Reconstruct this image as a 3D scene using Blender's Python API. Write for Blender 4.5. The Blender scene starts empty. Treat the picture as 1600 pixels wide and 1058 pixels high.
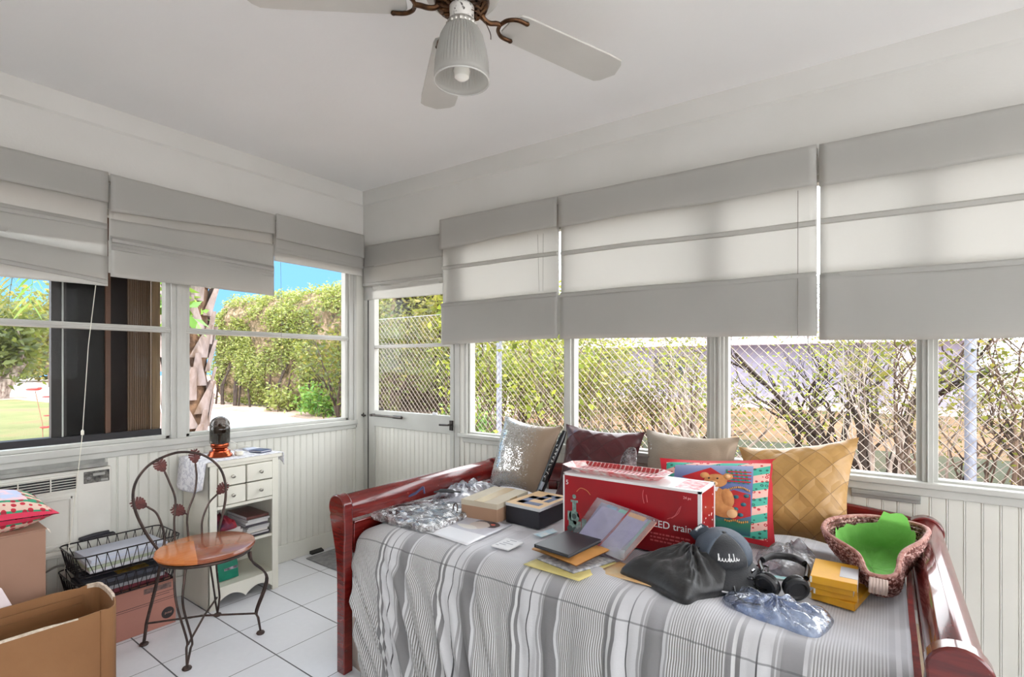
import bpy, math, random
import numpy as np
from mathutils import Vector, Matrix, noise
PI=math.pi
rnd=random.Random(11)
sc=bpy.context.scene
COL=sc.collection
WM={}            # world matrices of things

# ---------------------------------------------------------------- mesh builder
class MB:
    def __init__(s):
        s.v=[];s.f=[];s.m=[];s.uv=[];s.T=None;s.has_uv=False
    def add(s,vs,fs,mi=0,uv=None):
        b=len(s.v)
        if s.T is not None: vs=[tuple(s.T@Vector(p)) for p in vs]
        s.v+= [tuple(p) for p in vs]
        s.f+= [tuple(b+i for i in f) for f in fs]
        s.m+= [mi]*len(fs)
        if uv: s.has_uv=True;s.uv+=list(uv)
        else: s.uv+=[(0,0)]*len(vs)
        return s
    def box(s,x0,x1,y0,y1,z0,z1,mi=0):
        vs=[(x,y,z) for x in (x0,x1) for y in (y0,y1) for z in (z0,z1)]
        return s.add(vs,[(0,1,3,2),(4,6,7,5),(0,4,5,1),(2,3,7,6),(0,2,6,4),(1,5,7,3)],mi)
    def cbox(s,c,d,mi=0):
        return s.box(c[0]-d[0]/2,c[0]+d[0]/2,c[1]-d[1]/2,c[1]+d[1]/2,c[2]-d[2]/2,c[2]+d[2]/2,mi)
    def loft(s,rings,mi=0,caps=True,closed=True,loop=False):
        n=len(rings[0]);vs=[p for r in rings for p in r];fs=[];k=len(rings)
        for i in range(k if loop else k-1):
            a=i*n;b=((i+1)%k)*n
            for j in range(n if closed else n-1):
                j2=(j+1)%n
                fs.append((a+j,a+j2,b+j2,b+j))
        if caps and not loop:
            fs.append(tuple(range(n-1,-1,-1)));fs.append(tuple((k-1)*n+j for j in range(n)))
        return s.add(vs,fs,mi)
    def prism(s,poly,z0,z1,mi=0):
        return s.loft([[(p[0],p[1],z0) for p in poly],[(p[0],p[1],z1) for p in poly]],mi)
    def extr(s,poly3,d,mi=0):
        return s.loft([poly3,[(p[0]+d[0],p[1]+d[1],p[2]+d[2]) for p in poly3]],mi)
    def tube(s,pts,r,n=8,closed=False,mi=0,caps=True):
        P=[Vector(p) for p in pts];k=len(P);rr=r if isinstance(r,(list,tuple)) else [r]*k
        rings=[];up=None
        for i in range(k):
            if closed: t=P[(i+1)%k]-P[i-1]
            else: t=P[min(i+1,k-1)]-P[max(i-1,0)]
            if t.length<1e-9: t=Vector((0,0,1))
            t.normalize()
            if up is None:
                up=Vector((0,0,1)) if abs(t.z)<.9 else Vector((1,0,0))
            u=up-t*up.dot(t)
            if u.length<1e-6: u=t.orthogonal()
            u.normalize();up=u;w=t.cross(u)
            rings.append([tuple(P[i]+(u*math.cos(2*PI*j/n)+w*math.sin(2*PI*j/n))*rr[i]) for j in range(n)])
        return s.loft(rings,mi,caps=caps and not closed,loop=closed)
    def lathe(s,prof,c=(0,0,0),n=24,mi=0,caps=True):
        rings=[[(c[0]+r*math.cos(2*PI*j/n),c[1]+r*math.sin(2*PI*j/n),c[2]+z) for j in range(n)] for r,z in prof]
        return s.loft(rings,mi,caps)
    def grid(s,fn,nu,nv,mi=0,uvf=None,closeu=False):
        vs=[];uv=[]
        for i in range(nu+1):
            for j in range(nv+1):
                a=i/nu;b=j/nv
                vs.append(tuple(fn(a,b)))
                uv.append(uvf(a,b) if uvf else (a,b))
        fs=[]
        for i in range(nu):
            for j in range(nv):
                p=i*(nv+1)+j
                fs.append((p,p+nv+1,p+nv+2,p+1))
        return s.add(vs,fs,mi,uv)
    def ell(s,c,r,nu=16,nv=10,mi=0):
        rings=[]
        for i in range(1,nv):
            t=PI*i/nv
            rings.append([(c[0]+r[0]*math.sin(t)*math.cos(2*PI*j/nu),c[1]+r[1]*math.sin(t)*math.sin(2*PI*j/nu),c[2]-r[2]*math.cos(t)) for j in range(nu)])
        return s.loft(rings,mi)
    def build(s,name,mats,parent=None,smooth=False,bevel=0,solid=0,sub=0,origin=None,seg=2,ang=40):
        v=s.v
        if not v: raise RuntimeError(name)
        if origin is None:
            a=np.array(v);lo=a.min(0);hi=a.max(0)
            origin=((lo[0]+hi[0])/2,(lo[1]+hi[1])/2,lo[2])
        o3=Vector(origin)
        PM=WM[parent.name] if parent else Matrix()
        wm=Matrix.Translation(o3)
        me=bpy.data.meshes.new(name)
        me.from_pydata([(p[0]-o3.x,p[1]-o3.y,p[2]-o3.z) for p in v],[],s.f)
        mats=mats if isinstance(mats,(list,tuple)) else [mats]
        for m in mats: me.materials.append(m)
        if len(mats)>1: me.polygons.foreach_set('material_index',s.m)
        if s.has_uv:
            ul=me.uv_layers.new(name='UVMap')
            li=np.empty(len(me.loops),dtype=np.int32);me.loops.foreach_get('vertex_index',li)
            ul.data.foreach_set('uv',np.array(s.uv,dtype=np.float32)[li].ravel())
        if smooth:
            me.polygons.foreach_set('use_smooth',[True]*len(me.polygons))
            if ang<180:
                try: me.set_sharp_from_angle(angle=math.radians(ang))
                except Exception: pass
        me.update();me.validate()
        ob=bpy.data.objects.new(name,me);COL.objects.link(ob)
        if parent:
            ob.parent=parent
            loc=PM.inverted()@wm
            ob.matrix_local=loc if False else loc
            ob.location=loc.to_translation();ob.rotation_euler=loc.to_euler()
        else: ob.location=o3
        WM[ob.name]=wm
        if solid:
            m=ob.modifiers.new('solid','SOLIDIFY');m.thickness=solid;m.offset=0
        if bevel:
            m=ob.modifiers.new('bevel','BEVEL');m.width=bevel;m.segments=seg;m.limit_method='ANGLE';m.angle_limit=math.radians(35)
        if sub:
            m=ob.modifiers.new('sub','SUBSURF');m.levels=sub;m.render_levels=sub
        return ob

def tag(o,label=None,cat=None,group=None,kind=None):
    if label: o['label']=label
    if cat: o['category']=cat
    if group: o['group']=group
    if kind: o['kind']=kind
    return o
def thing(name,label,cat,loc,group=None):
    o=bpy.data.objects.new(name,None);COL.objects.link(o);o.location=loc;o.empty_display_size=.05
    WM[o.name]=Matrix.Translation(Vector(loc))
    return tag(o,label,cat,group)
def dup(o,dl,label=None,group=None):
    """copy a thing with its parts and sub-parts, moved by dl"""
    c=o.copy();COL.objects.link(c);c.location=Vector(o.location)+Vector(dl);WM[c.name]=Matrix.Translation(Vector(dl))@WM[o.name]
    if label: c['label']=label
    if group: c['group']=group
    def kids(src,dst):
        for ch in list(src.children):
            d=ch.copy();COL.objects.link(d);d.parent=dst;kids(ch,d)
    kids(o,c)
    return c
def structure(o): o['kind']='structure';return o

# ---------------------------------------------------------------- materials
def lin(c):
    def g(x):
        x/=255.
        return x/12.92 if x<=.04045 else ((x+.055)/1.055)**2.4
    return (g(c[0]),g(c[1]),g(c[2]),1)
class NT:
    def __init__(s,name):
        s.mat=bpy.data.materials.new(name);s.mat.use_nodes=True
        s.nt=s.mat.node_tree;s.nt.nodes.clear()
        s.out=s.n('ShaderNodeOutputMaterial')
    def n(s,t,**k):
        nd=s.nt.nodes.new(t)
        for a,b in k.items(): setattr(nd,a,b)
        return nd
    def put(s,sock,v):
        if hasattr(v,'is_linked') or isinstance(v,bpy.types.NodeSocket): s.nt.links.new(v,sock)
        else: sock.default_value=v
    def math(s,op,a,b=0.,c=0.):
        nd=s.n('ShaderNodeMath',operation=op)
        s.put(nd.inputs[0],a);s.put(nd.inputs[1],b);s.put(nd.inputs[2],c);return nd.outputs[0]
    def mix(s,f,a,b):
        nd=s.n('ShaderNodeMix',data_type='RGBA')
        s.put(nd.inputs[0],f);s.put(nd.inputs[6],a);s.put(nd.inputs[7],b);return nd.outputs[2]
    def co(s,kind='Object'):
        return s.n('ShaderNodeTexCoord').outputs[kind]
    def mapped(s,vec,scale=(1,1,1),loc=(0,0,0),rot=(0,0,0)):
        nd=s.n('ShaderNodeMapping');s.put(nd.inputs[0],vec)
        nd.inputs['Location'].default_value=loc;nd.inputs['Rotation'].default_value=rot;nd.inputs['Scale'].default_value=scale
        return nd.outputs[0]
    def noise(s,vec,scale,detail=4,rough=.55):
        nd=s.n('ShaderNodeTexNoise');s.put(nd.inputs['Vector'],vec)
        nd.inputs['Scale'].default_value=scale;nd.inputs['Detail'].default_value=detail;nd.inputs['Roughness'].default_value=rough
        return nd.outputs[0]
    def ramp(s,f,stops,interp='LINEAR'):
        nd=s.n('ShaderNodeValToRGB');s.put(nd.inputs[0],f);r=nd.color_ramp;r.interpolation=interp
        while len(r.elements)<len(stops): r.elements.new(.5)
        for e,(p,c) in zip(r.elements,stops): e.position=p;e.color=c if len(c)==4 else (*c,1)
        return nd.outputs[0]
    def sep(s,vec):
        nd=s.n('ShaderNodeSeparateXYZ');s.put(nd.inputs[0],vec);return nd.outputs
    def bump(s,h,strength=.3,dist=.01):
        nd=s.n('ShaderNodeBump');s.put(nd.inputs['Height'],h);nd.inputs['Strength'].default_value=strength;nd.inputs['Distance'].default_value=dist
        return nd.outputs[0]
    def pri(s,col,rough=.5,metal=0,normal=None,coat=0,spec=.5,sheen=0,alpha=None,trans=0,ior=None):
        nd=s.n('ShaderNodeBsdfPrincipled')
        s.put(nd.inputs['Base Color'],col);s.put(nd.inputs['Roughness'],rough);s.put(nd.inputs['Metallic'],metal)
        nd.inputs['Coat Weight'].default_value=coat;nd.inputs['Coat Roughness'].default_value=.08;nd.inputs['Specular IOR Level'].default_value=spec
        nd.inputs['Sheen Weight'].default_value=sheen
        if trans: nd.inputs['Transmission Weight'].default_value=trans
        if ior: nd.inputs['IOR'].default_value=ior
        if normal is not None: s.put(nd.inputs['Normal'],normal)
        if alpha is not None: s.put(nd.inputs['Alpha'],alpha)
        return nd.outputs[0]
    def mixs(s,f,a,b):
        nd=s.n('ShaderNodeMixShader');s.put(nd.inputs[0],f);s.nt.links.new(a,nd.inputs[1]);s.nt.links.new(b,nd.inputs[2]);return nd.outputs[0]
    def done(s,sh):
        s.nt.links.new(sh,s.out.inputs[0]);return s.mat
MATS={}
def mat(name,c,rough=.5,metal=0,c2=None,ns=6,bump=0,bs=40,coat=0,spec=.5,sheen=0,stretch=(1,1,1),bd=.01):
    if name in MATS: return MATS[name]
    t=NT(name);co=t.co()
    col=lin(c)
    if c2: 
        f=t.noise(t.mapped(co,stretch),ns,5);f=t.ramp(f,[(.35,(0,0,0)),(.65,(1,1,1))])
        col=t.mix(f,lin(c),lin(c2))
    nrm=t.bump(t.noise(t.mapped(co,stretch),bs,3),bump,bd) if bump else None
    MATS[name]=t.done(t.pri(col,rough,metal,nrm,coat,spec,sheen));return MATS[name]
def glass_mat(name,tint=(255,255,255),refl=.06,rough=.02):
    if name in MATS: return MATS[name]
    t=NT(name)
    tr=t.n('ShaderNodeBsdfTransparent');tr.inputs[0].default_value=lin(tint)
    gl=t.n('ShaderNodeBsdfGlossy');gl.inputs['Roughness'].default_value=rough;gl.inputs[0].default_value=(1,1,1,1)
    lw=t.n('ShaderNodeLayerWeight');lw.inputs[0].default_value=.25
    f=t.math('MULTIPLY',lw.outputs[0],refl*6);f=t.math('ADD',f,refl*.3);f=t.math('MINIMUM',f,.9)
    MATS[name]=t.done(t.mixs(f,tr.outputs[0],gl.outputs[0]));return MATS[name]
def film_mat(name,tint,cloud,amount=.35,rough=.12,refl=.35,bs=25):
    """crinkled clear plastic"""
    if name in MATS: return MATS[name]
    t=NT(name);co=t.co()
    b=t.bump(t.noise(co,bs,4),.8,.02)
    tr=t.n('ShaderNodeBsdfTransparent');tr.inputs[0].default_value=lin(tint)
    gl=t.n('ShaderNodeBsdfGlossy');gl.inputs['Roughness'].default_value=rough;t.put(gl.inputs['Normal'],b)
    df=t.pri(lin(cloud),.3,0,b)
    f=t.math('MULTIPLY',t.ramp(t.noise(co,bs*.6,3),[(.35,(0,0,0)),(.7,(1,1,1))]),amount*1.6)
    a=t.mixs(f,tr.outputs[0],df)
    lw=t.n('ShaderNodeLayerWeight');lw.inputs[0].default_value=.4;t.put(lw.inputs['Normal'],b)
    g=t.math('MULTIPLY',lw.outputs[1],refl*1.6)
    MATS[name]=t.done(t.mixs(g,a,gl.outputs[0]));return MATS[name]

# ---------------------------------------------------------------- text
def text_mesh(name,txt,size,M,m,parent,depth=.0006,label=None,sx=1.):
    cu=bpy.data.curves.new(name,'FONT');cu.body=txt;cu.size=size;cu.extrude=depth;cu.resolution_u=3
    tmp=bpy.data.objects.new('tmp',cu);COL.objects.link(tmp)
    bpy.context.view_layer.update()
    dg=bpy.context.evaluated_depsgraph_get()
    me=bpy.data.meshes.new_from_object(tmp.evaluated_get(dg))
    bpy.data.objects.remove(tmp);bpy.data.curves.remove(cu)
    b=MB();b.T=M@Matrix.Diagonal((sx,1,1,1))
    b.add([v.co[:] for v in me.vertices],[tuple(p.vertices) for p in me.polygons])
    bpy.data.meshes.remove(me)
    return b.build(name,m,parent)
def frame(o,x,y):
    """matrix with origin o and x, y axes (z = x cross y)"""
    x=Vector(x).normalized();z=x.cross(Vector(y)).normalized();y=z.cross(x)
    return Matrix(((x.x,y.x,z.x,o[0]),(x.y,y.y,z.y,o[1]),(x.z,y.z,z.z,o[2]),(0,0,0,1)))
def nz(x,y=0,z=0): return noise.noise(Vector((x,y,z)))
def arc(c,r,a0,a1,n): return [(c[0]+r*math.cos(a0+(a1-a0)*i/n),c[1]+r*math.sin(a0+(a1-a0)*i/n)) for i in range(n+1)]
def bez(P,n=12):
    """Catmull-Rom through points"""
    P=[Vector(p) for p in P];Q=[P[0]*2-P[1]]+P+[P[-1]*2-P[-2]];out=[]
    for i in range(1,len(Q)-2):
        for k in range(n):
            t=k/n;a,b,c,d=Q[i-1:i+3]
            out.append(tuple(.5*((2*b)+(c-a)*t+(2*a-5*b+4*c-d)*t*t+(3*b-a-3*c+d)*t**3)))
    out.append(tuple(P[-1]));return out
# ================================================================ setting
WHITE=mat('white_wall_paint',(210,209,205),.55,c2=(203,202,197),ns=1.3,bump=.06,bs=90)
CEIL=mat('white_ceiling_paint',(238,237,236),.7,c2=(233,232,230),ns=.8,bump=.05,bs=60)
TRIMM=mat('painted_window_frame',(192,192,186),.4,c2=(178,178,172),ns=3)
ALU=mat('dull_aluminium',(165,166,162),.4,.35,c2=(140,141,138),ns=5)
GLASS=glass_mat('window_glass',(252,253,253),.004)
def tile_mat():
    t=NT('white_floor_tile');co=t.co();x,y,z=t.sep(co)
    def line(v,p,off,w):
        f=t.math('FRACT',t.math('ADD',t.math('DIVIDE',v,p),off))
        d=t.math('MULTIPLY',t.math('MINIMUM',f,t.math('SUBTRACT',1.,f)),p)
        return t.math('LESS_THAN',d,w)
    lx=line(x,.3115,0.,.0018);ly=line(y,.3088,.549/.3088,.0028)
    l=t.math('MAXIMUM',lx,ly)
    base=t.mix(t.noise(co,2.2,4),lin((232,234,238)),lin((220,222,228)))
    base=t.mix(t.math('MULTIPLY',t.noise(co,40,2),.25),base,lin((196,198,204)))
    col=t.mix(l,base,lin((92,92,96)))
    return t.done(t.pri(col,t.math('ADD',.22,t.math('MULTIPLY',l,.5)),0,t.bump(t.math('SUBTRACT',1.,l),.4,.002),spec=.4))
structure(MB().box(-.1,6.5,-6,.1,-.12,0).build('floor',tile_mat(),origin=(0,0,0)))
def cz(x): return 2.437-.0217*x
b=MB()
b.add([(-.1,-8,cz(-.1)),(6,-8,cz(6)),(6,.14,cz(6)),(-.1,.14,cz(-.1)),(-.5,-8,2.62),(6,-8,2.62),(6,.6,2.62),(-.5,.6,2.62),(-.5,-8,2.5),(-.5,.6,2.5),(6,.6,2.5)],
      [(0,3,2,1),(4,5,6,7),(0,1,5,4),(0,8,9,3),(8,4,7,9),(9,7,6,10),(3,9,10,2),(1,2,10,6,5),(0,4,8)])
structure(b.build('ceiling',CEIL,origin=(0,0,0)))
def bead(b,a0,a1,z0,z1,mk,p=.0436):
    """tongue-and-groove boarding: a profile along the wall swept upward"""
    pr=[];a=a0
    while a<a1-1e-6:
        e=min(a+p,a1)
        pr+=[(a,0)]
        if e-a>p*.95: pr+=[(a+p-.0085,0),(a+p-.007,-.0025),(a+p-.0055,0),(a+p-.0035,.0006),(a+p-.0015,0),(a+p-.0008,-.0035)]
        a+=p
    pr.append((a1,0))
    b.loft([[mk(q,d,z0) for q,d in pr],[mk(q,d,z1) for q,d in pr]],caps=False,closed=False)
BEADM=mat('cream_painted_boarding',(216,215,207),.45,c2=(208,207,198),ns=2)
# ---- left wall (plane x=0)
b=MB()
b.box(-.1,-.012,-3.4,0,0,.79)
bead(b,-3.4,-.055,0,.80,lambda q,d,z:(d,q,z))
b.box(-.1,0,-3.4,.0,1.96,2.44,1)
b.box(-.1,0,-3.4,-2.7,.79,1.96)
b.box(-.1,.012,-.07,-.0,0,1.96)
b.box(-.1,.006,-.055,0,0,.80)
structure(b.build('wall_left',[BEADM,WHITE],origin=(0,0,0)))
structure(MB().box(0,.012,-3.4,-.05,0,.105).build('baseboard_left',BEADM,bevel=.004))
structure(MB().loft([[(0,-3.4,2.437),(.02,-3.4,2.437),(.012,-3.4,2.345),(0,-3.4,2.335)],[(0,0,2.437),(.02,0,2.437),(.012,0,2.345),(0,0,2.335)]]).build('trim_1',WHITE))
structure(MB().loft([[(0,0,cz(0)),(0,-.02,cz(0)),(0,-.012,cz(0)-.092),(0,0,cz(0)-.102)],[(6.5,0,cz(6.5)),(6.5,-.02,cz(6.5)),(6.5,-.012,cz(6.5)-.092),(6.5,0,cz(6.5)-.102)]]).build('trim_2',WHITE))
# sill along the left wall
structure(MB().box(-.05,.022,-3.0,-.06,.80,.832).box(-.02,.012,-3.0,-.06,.772,.80).build('trim_3',TRIMM,bevel=.004))
def left_window(n,y0,y1):
    fr=MB()
    for a,c in ((y0-.004,y0+.022),(y1-.022,y1+.004)): fr.box(-.06,-.012,a,c,.832,1.96)
    fr.box(-.06,-.012,y0,y1,.832,.85).box(-.06,-.012,y0,y1,1.93,1.96)
    w=structure(fr.build(f'window_{n}',TRIMM,bevel=.003))
    MB().box(-.055,-.006,y0,y1,1.382,1.411).box(-.045,.0,y0,y1,1.391,1.400).build('mid_rail',TRIMM,w,bevel=.003)
    MB().box(-.038,-.034,y0,y1,.84,1.95).build('pane',GLASS,w)
    return w
w1=left_window(1,-2.68,-1.212);w2=left_window(2,-1.14,-.118)
structure(MB().box(-.08,.004,-1.212,-1.140,.83,1.96).box(-.07,.013,-1.188,-1.164,.83,1.96).build('trim_4',TRIMM,bevel=.003))
structure(MB().box(-.08,.003,-.118,-.066,.83,1.96).box(-.05,.014,-.085,-.066,.80,1.96).build('trim_5',TRIMM,bevel=.003))
# ---- right wall (plane y=0)
b=MB()
b.box(.93,6.5,.012,.1,0,.78)
bead(b,.955,6.5,0,.775,lambda q,d,z:(q,-d,z),p=.0453)
b.box(0,6.5,0,.1,1.96,2.44,1)
b.box(4.9,6.5,0,.1,.78,1.96)
b.box(.905,.955,-.006,.1,0,1.96)
b.box(-.1,.03,-.004,.1,0,1.96)
structure(b.build('wall_right',[BEADM,WHITE],origin=(0,0,0)))
structure(MB().box(.92,6.5,-.026,.05,.782,.803).box(.95,6.5,-.014,.03,.752,.782).build('trim_6',TRIMM,bevel=.004))
structure(MB().box(.955,6.5,-.012,0,0,.105).build('baseboard_right',BEADM,bevel=.004))
def right_window(n,x0,x1):
    fr=MB()
    for a,c in ((x0-.02,x0+.004),(x1-.004,x1+.02)): fr.box(a,c,.012,.06,.80,1.96)
    fr.box(x0,x1,.012,.06,.80,.811).box(x0,x1,.012,.06,1.93,1.96)
    w=structure(fr.build(f'window_{n}',TRIMM,bevel=.002))
    MB().box(x0,x1,.034,.038,.808,1.95).build('pane',GLASS,w)
    return w
right_window(3,.985,1.640);right_window(4,1.694,2.366);right_window(5,2.448,3.093);right_window(6,3.145,3.80);right_window(7,3.86,4.5)
b=MB()
for a,c in ((.955,.975),(1.650,1.684),(2.378,2.438),(3.103,3.135),(3.81,3.85),(4.51,4.9)): b.box(a,c,-.004,.07,.80,1.96)
for a,c in ((2.398,2.403),(2.415,2.425),(3.117,3.121)): b.box(a,c,-.012,.0,.80,1.96)
structure(b.build('trim_7',TRIMM,bevel=.003))
structure(MB().box(2.895,3.10,-.018,0,.735,.752).box(2.895,3.10,-.010,0,.722,.735).build('trim_8',ALU,bevel=.002))
# ---- unseen house wall behind the camera and end walls, added to balance the light
structure(MB().box(-.1,5.6,-4.75,-4.65,0,2.45).build('wall_front',WHITE,origin=(0,0,0)))
structure(MB().box(-.1,-.012,-4.65,-3.4,0,2.44).build('wall_left_end',WHITE,origin=(0,0,0)))
structure(MB().box(5.6,5.7,-4.75,0,0,.8).build('wall_light_block',WHITE,origin=(0,0,0)))  # low wall out of view, put in to block low light from the opening
# ---- the door in the corner
b=MB()
b.box(.02,.062,-.012,.06,0,2.0).box(.885,.925,-.012,.06,0,2.0).box(.02,.925,-.012,.06,1.97,2.0)
door=structure(b.build('door_1',TRIMM,bevel=.003))
b=MB()
b.box(.075,.135,-.012,.03,.05,1.97).box(.848,.880,-.012,.03,.05,1.97).box(.13,.85,-.012,.03,.79,.90).box(.13,.85,-.012,.03,1.90,1.97).box(.13,.85,-.012,.03,.03,.12)
b.build('door_leaf',TRIMM,door,bevel=.003)
MB().box(.13,.85,-.008,.026,1.328,1.350).build('mid_rail',TRIMM,door,bevel=.002)
MB().box(.13,.85,.008,.012,.895,1.91).build('pane',GLASS,door)
b=MB();bead(b,.13,.85,.12,.80,lambda q,d,z:(q,-d,z),p=.04);b.build('boarded_panel',BEADM,door)
DARK=mat('dark_metal',(52,48,46),.4,.6,c2=(80,74,70),ns=20)
MB().box(.0625,.0745,-.011,.02,.02,1.97).build('hinge',mat('dark_gap',(60,58,56),.6),door)
b=MB();b.tube([(.135,-.035,.868),(.42,-.035,.868)],.007).tube([(.36,-.035,.868),(.44,-.035,.868)],.011).box(.125,.145,-.045,-.008,.86,.876).box(.40,.41,-.04,-.008,.862,.874)
b.build('door_closer',DARK,door,smooth=True)
b=MB();b.box(.852,.876,-.022,-.01,.815,.875).tube([(.864,-.02,.85),(.864,-.05,.85),(.80,-.055,.848)],.006)
b.build('door_handle',DARK,door,smooth=True)
b=MB();b.box(.185,.225,-.013,-.002,.902,.917);b.box(.70,.735,-.013,-.002,.902,.915,1);b.build('sash_clip',[DARK,mat('white_clip',(225,225,230),.4)],door)
b=MB();b.tube([(.01,-.02,.86),(.06,-.03,.86)],.007).box(-.0,.03,-.012,-.002,.845,.875);b.build('door_hook',DARK,door)
SKY=1.0;SUN=3.2;EXPO=.70;CLOUD_FILL=4.2
# ================================================================ the garden outside
def ground_mat():
    t=NT('leaf_litter_ground');co=t.co()
    n=t.noise(co,1.3,6,.7);n2=t.noise(co,26,4,.7)
    c=t.ramp(n2,[(.30,lin((70,48,40))),(.45,lin((134,106,92))),(.6,lin((176,154,142))),(.75,lin((98,74,64)))])
    c=t.mix(t.ramp(n,[(.42,(0,0,0)),(.6,(1,1,1))]),c,lin((186,166,152)))
    return t.done(t.pri(c,.95,0,t.bump(n2,.8,.05)))
structure(MB().box(-70,60,-60,80,-.4,-.15).build('ground',ground_mat(),origin=(0,0,0)))
def lawn_mat(name,a,b_,c_,s=.5):
    t=NT(name);co=t.co()
    n=t.noise(co,s,5,.65);n2=t.noise(t.mapped(co,(1,1,1)),38,4,.7)
    c=t.ramp(n,[(.35,lin(a)),(.52,lin(b_)),(.68,lin(c_))]);c=t.mix(t.math('MULTIPLY',n2,.5),c,lin((70,76,36)))
    return t.done(t.pri(c,.95,0,t.bump(n2,1.,.06)))
LAWN=lawn_mat('lawn_sunlit_tint',(96,82,54),(142,100,68),(166,122,92))  # dry straw grass with the sunlit tone put into its colour
structure(MB().box(-5,14,5.3,7.6,-.16,-.138).build('lawn_shade_band',lawn_mat('grass_painted_shade',(38,44,26),(58,58,34),(84,68,46)),origin=(0,0,0)))  # olive grass strip, the shade by the shrubs painted into its colour
structure(MB().box(-5,14,7.6,15.2,-.16,-.135).build('lawn',LAWN,origin=(0,0,0)))
structure(MB().box(-30,40,15.2,34,-.16,-.13).build('road',mat('pale_road',(176,158,158),.9,c2=(158,136,132),ns=.6,bump=.2,bs=30),origin=(0,0,0)))
structure(MB().prism([(-9.0,-3.5),(-8.9,.25),(-20.9,2.75),(-24.5,2.4),(-23,-5)],-.16,-.135).build('lawn_front',lawn_mat('green_front_lawn',(104,114,62),(132,134,86),(150,118,90),.35),origin=(0,0,0)))
structure(MB().prism([(-6.6,4.9),(-7.5,2.2),(-9,1.6),(-16,3.0),(-60,3),(-60,9),(-17,4.6),(-11.3,5.1)],-.16,-.14).build('driveway',mat('pale_concrete_drive',(182,172,172),.9,c2=(156,146,146),ns=1.2,bump=.15,bs=40),origin=(0,0,0)))
structure(MB().box(-3,16,-16,-6.05,-.16,-.12).box(6.55,16,-6.05,1.5,-.16,-.12).build('patio',mat('pale_bounce_slab',(226,224,222),.9,c2=(212,210,208),ns=1,bump=.1,bs=30),origin=(0,0,0)))  # unseen pale slab, added to bounce sunlight up onto the ceiling
# ---- helpers for plants
npr=np.random.default_rng(5)
def leaves(name,P,size,m,parent,up=.35,asp=.5,jit=.5,nrm=None):
    """one leaf blade (folded quad pair) at every point of P"""
    P=np.asarray(P);n=len(P)
    d=npr.normal(size=(n,3));d[:,2]=d[:,2]*.6-up*.3;d/=np.linalg.norm(d,axis=1,keepdims=True)
    s=npr.normal(size=(n,3));s-=d*(s*d).sum(1,keepdims=True);s/=np.linalg.norm(s,axis=1,keepdims=True)
    nn=np.cross(d,s)
    L=size*(1-jit/2+jit*npr.random((n,1)));w=L*asp*.5
    a=P;c=P+d*L;m1=P+d*L*.5+s*w+nn*L*.07;m2=P+d*L*.5-s*w+nn*L*.07
    V=np.stack([a,m1,c,m2],1).reshape(-1,3)
    o=V.mean(0)
    me=bpy.data.meshes.new(name);me.vertices.add(len(V));me.vertices.foreach_set('co',(V-o).astype(np.float32).ravel())
    F=(np.arange(n)[:,None]*4+np.array([0,1,2,0,2,3])).reshape(-1)
    me.loops.add(len(F));me.loops.foreach_set('vertex_index',F.astype(np.int32))
    k=len(F)//3;me.polygons.add(k);me.polygons.foreach_set('loop_start',np.arange(0,k*3,3,dtype=np.int32))
    me.materials.append(m);me.update(calc_edges=True);me.validate()
    ob=bpy.data.objects.new(name,me);COL.objects.link(ob)
    if parent: ob.parent=parent;ob.location=Vector(o)-WM[parent.name].to_translation()
    else: ob.location=o
    WM[ob.name]=Matrix.Translation(Vector(o));return ob
def leaf_mat(name,c1,c2,c3,tr=.4):
    if name in MATS: return MATS[name]
    t=NT(name);g=t.n('ShaderNodeNewGeometry');r=g.outputs['Random Per Island']
    c=t.ramp(r,[(.0,lin(c1)),(.5,lin(c2)),(1.,lin(c3))])
    d=t.pri(c,.45,0,spec=.35);l=t.n('ShaderNodeBsdfTranslucent');t.put(l.inputs[0],t.mix(.35,c,lin((214,220,90))))
    MATS[name]=t.done(t.mixs(tr,d,l.outputs[0]));return MATS[name]
LY=leaf_mat('yellow_green_leaf',(46,64,20),(112,128,44),(172,178,76))
LO=leaf_mat('olive_leaf',(44,48,24),(84,86,40),(136,120,64))
LG_=leaf_mat('fresh_green_leaf',(52,104,44),(92,142,66),(140,176,96))
LD_=leaf_mat('dark_green_leaf',(26,42,24),(46,62,34),(84,96,50))
LH=leaf_mat('sunny_hedge_leaf',(60,74,36),(118,130,70),(168,172,114))
BARK=mat('pale_grey_bark',(118,98,84),.9,c2=(66,52,44),ns=9,bump=.6,bs=40,stretch=(1,1,.3))
BARKW=mat('whitish_bark',(176,164,156),.9,c2=(84,68,60),ns=7,bump=.5,bs=40,stretch=(1,1,.4))
BARKD=mat('dark_bark',(62,48,40),.9,c2=(36,28,24),ns=8,bump=.6,bs=40)
def branch(b,p,d,L,r,depth,tips,rg,spread=.55,seg=5,grav=0.):
    pts=[Vector(p)];d=Vector(d).normalized()
    for k in range(seg):
        d=(d+Vector((rg.uniform(-1,1),rg.uniform(-1,1),rg.uniform(-.6,.8)))*.16+Vector((0,0,-grav))).normalized()
        pts.append(pts[-1]+d*L/seg)
    rr=[r*(1-.45*i/seg) for i in range(seg+1)]
    b.tube(pts,rr,6 if r>.012 else 4)
    if depth<=3: tips+=pts[2:]
    if depth==0: return
    n=rg.choice((2,3)) if depth>1 else rg.choice((2,3,3))
    for k in range(n):
        i=rg.randint(max(1,seg-3),seg)
        nd=(d+Vector((rg.uniform(-1,1),rg.uniform(-1,1),rg.uniform(-.5,.9)))*spread).normalized()
        branch(b,pts[i],nd,L*rg.uniform(.55,.8),rr[i]*.68,depth-1,tips,rg,spread,seg,grav)
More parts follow.
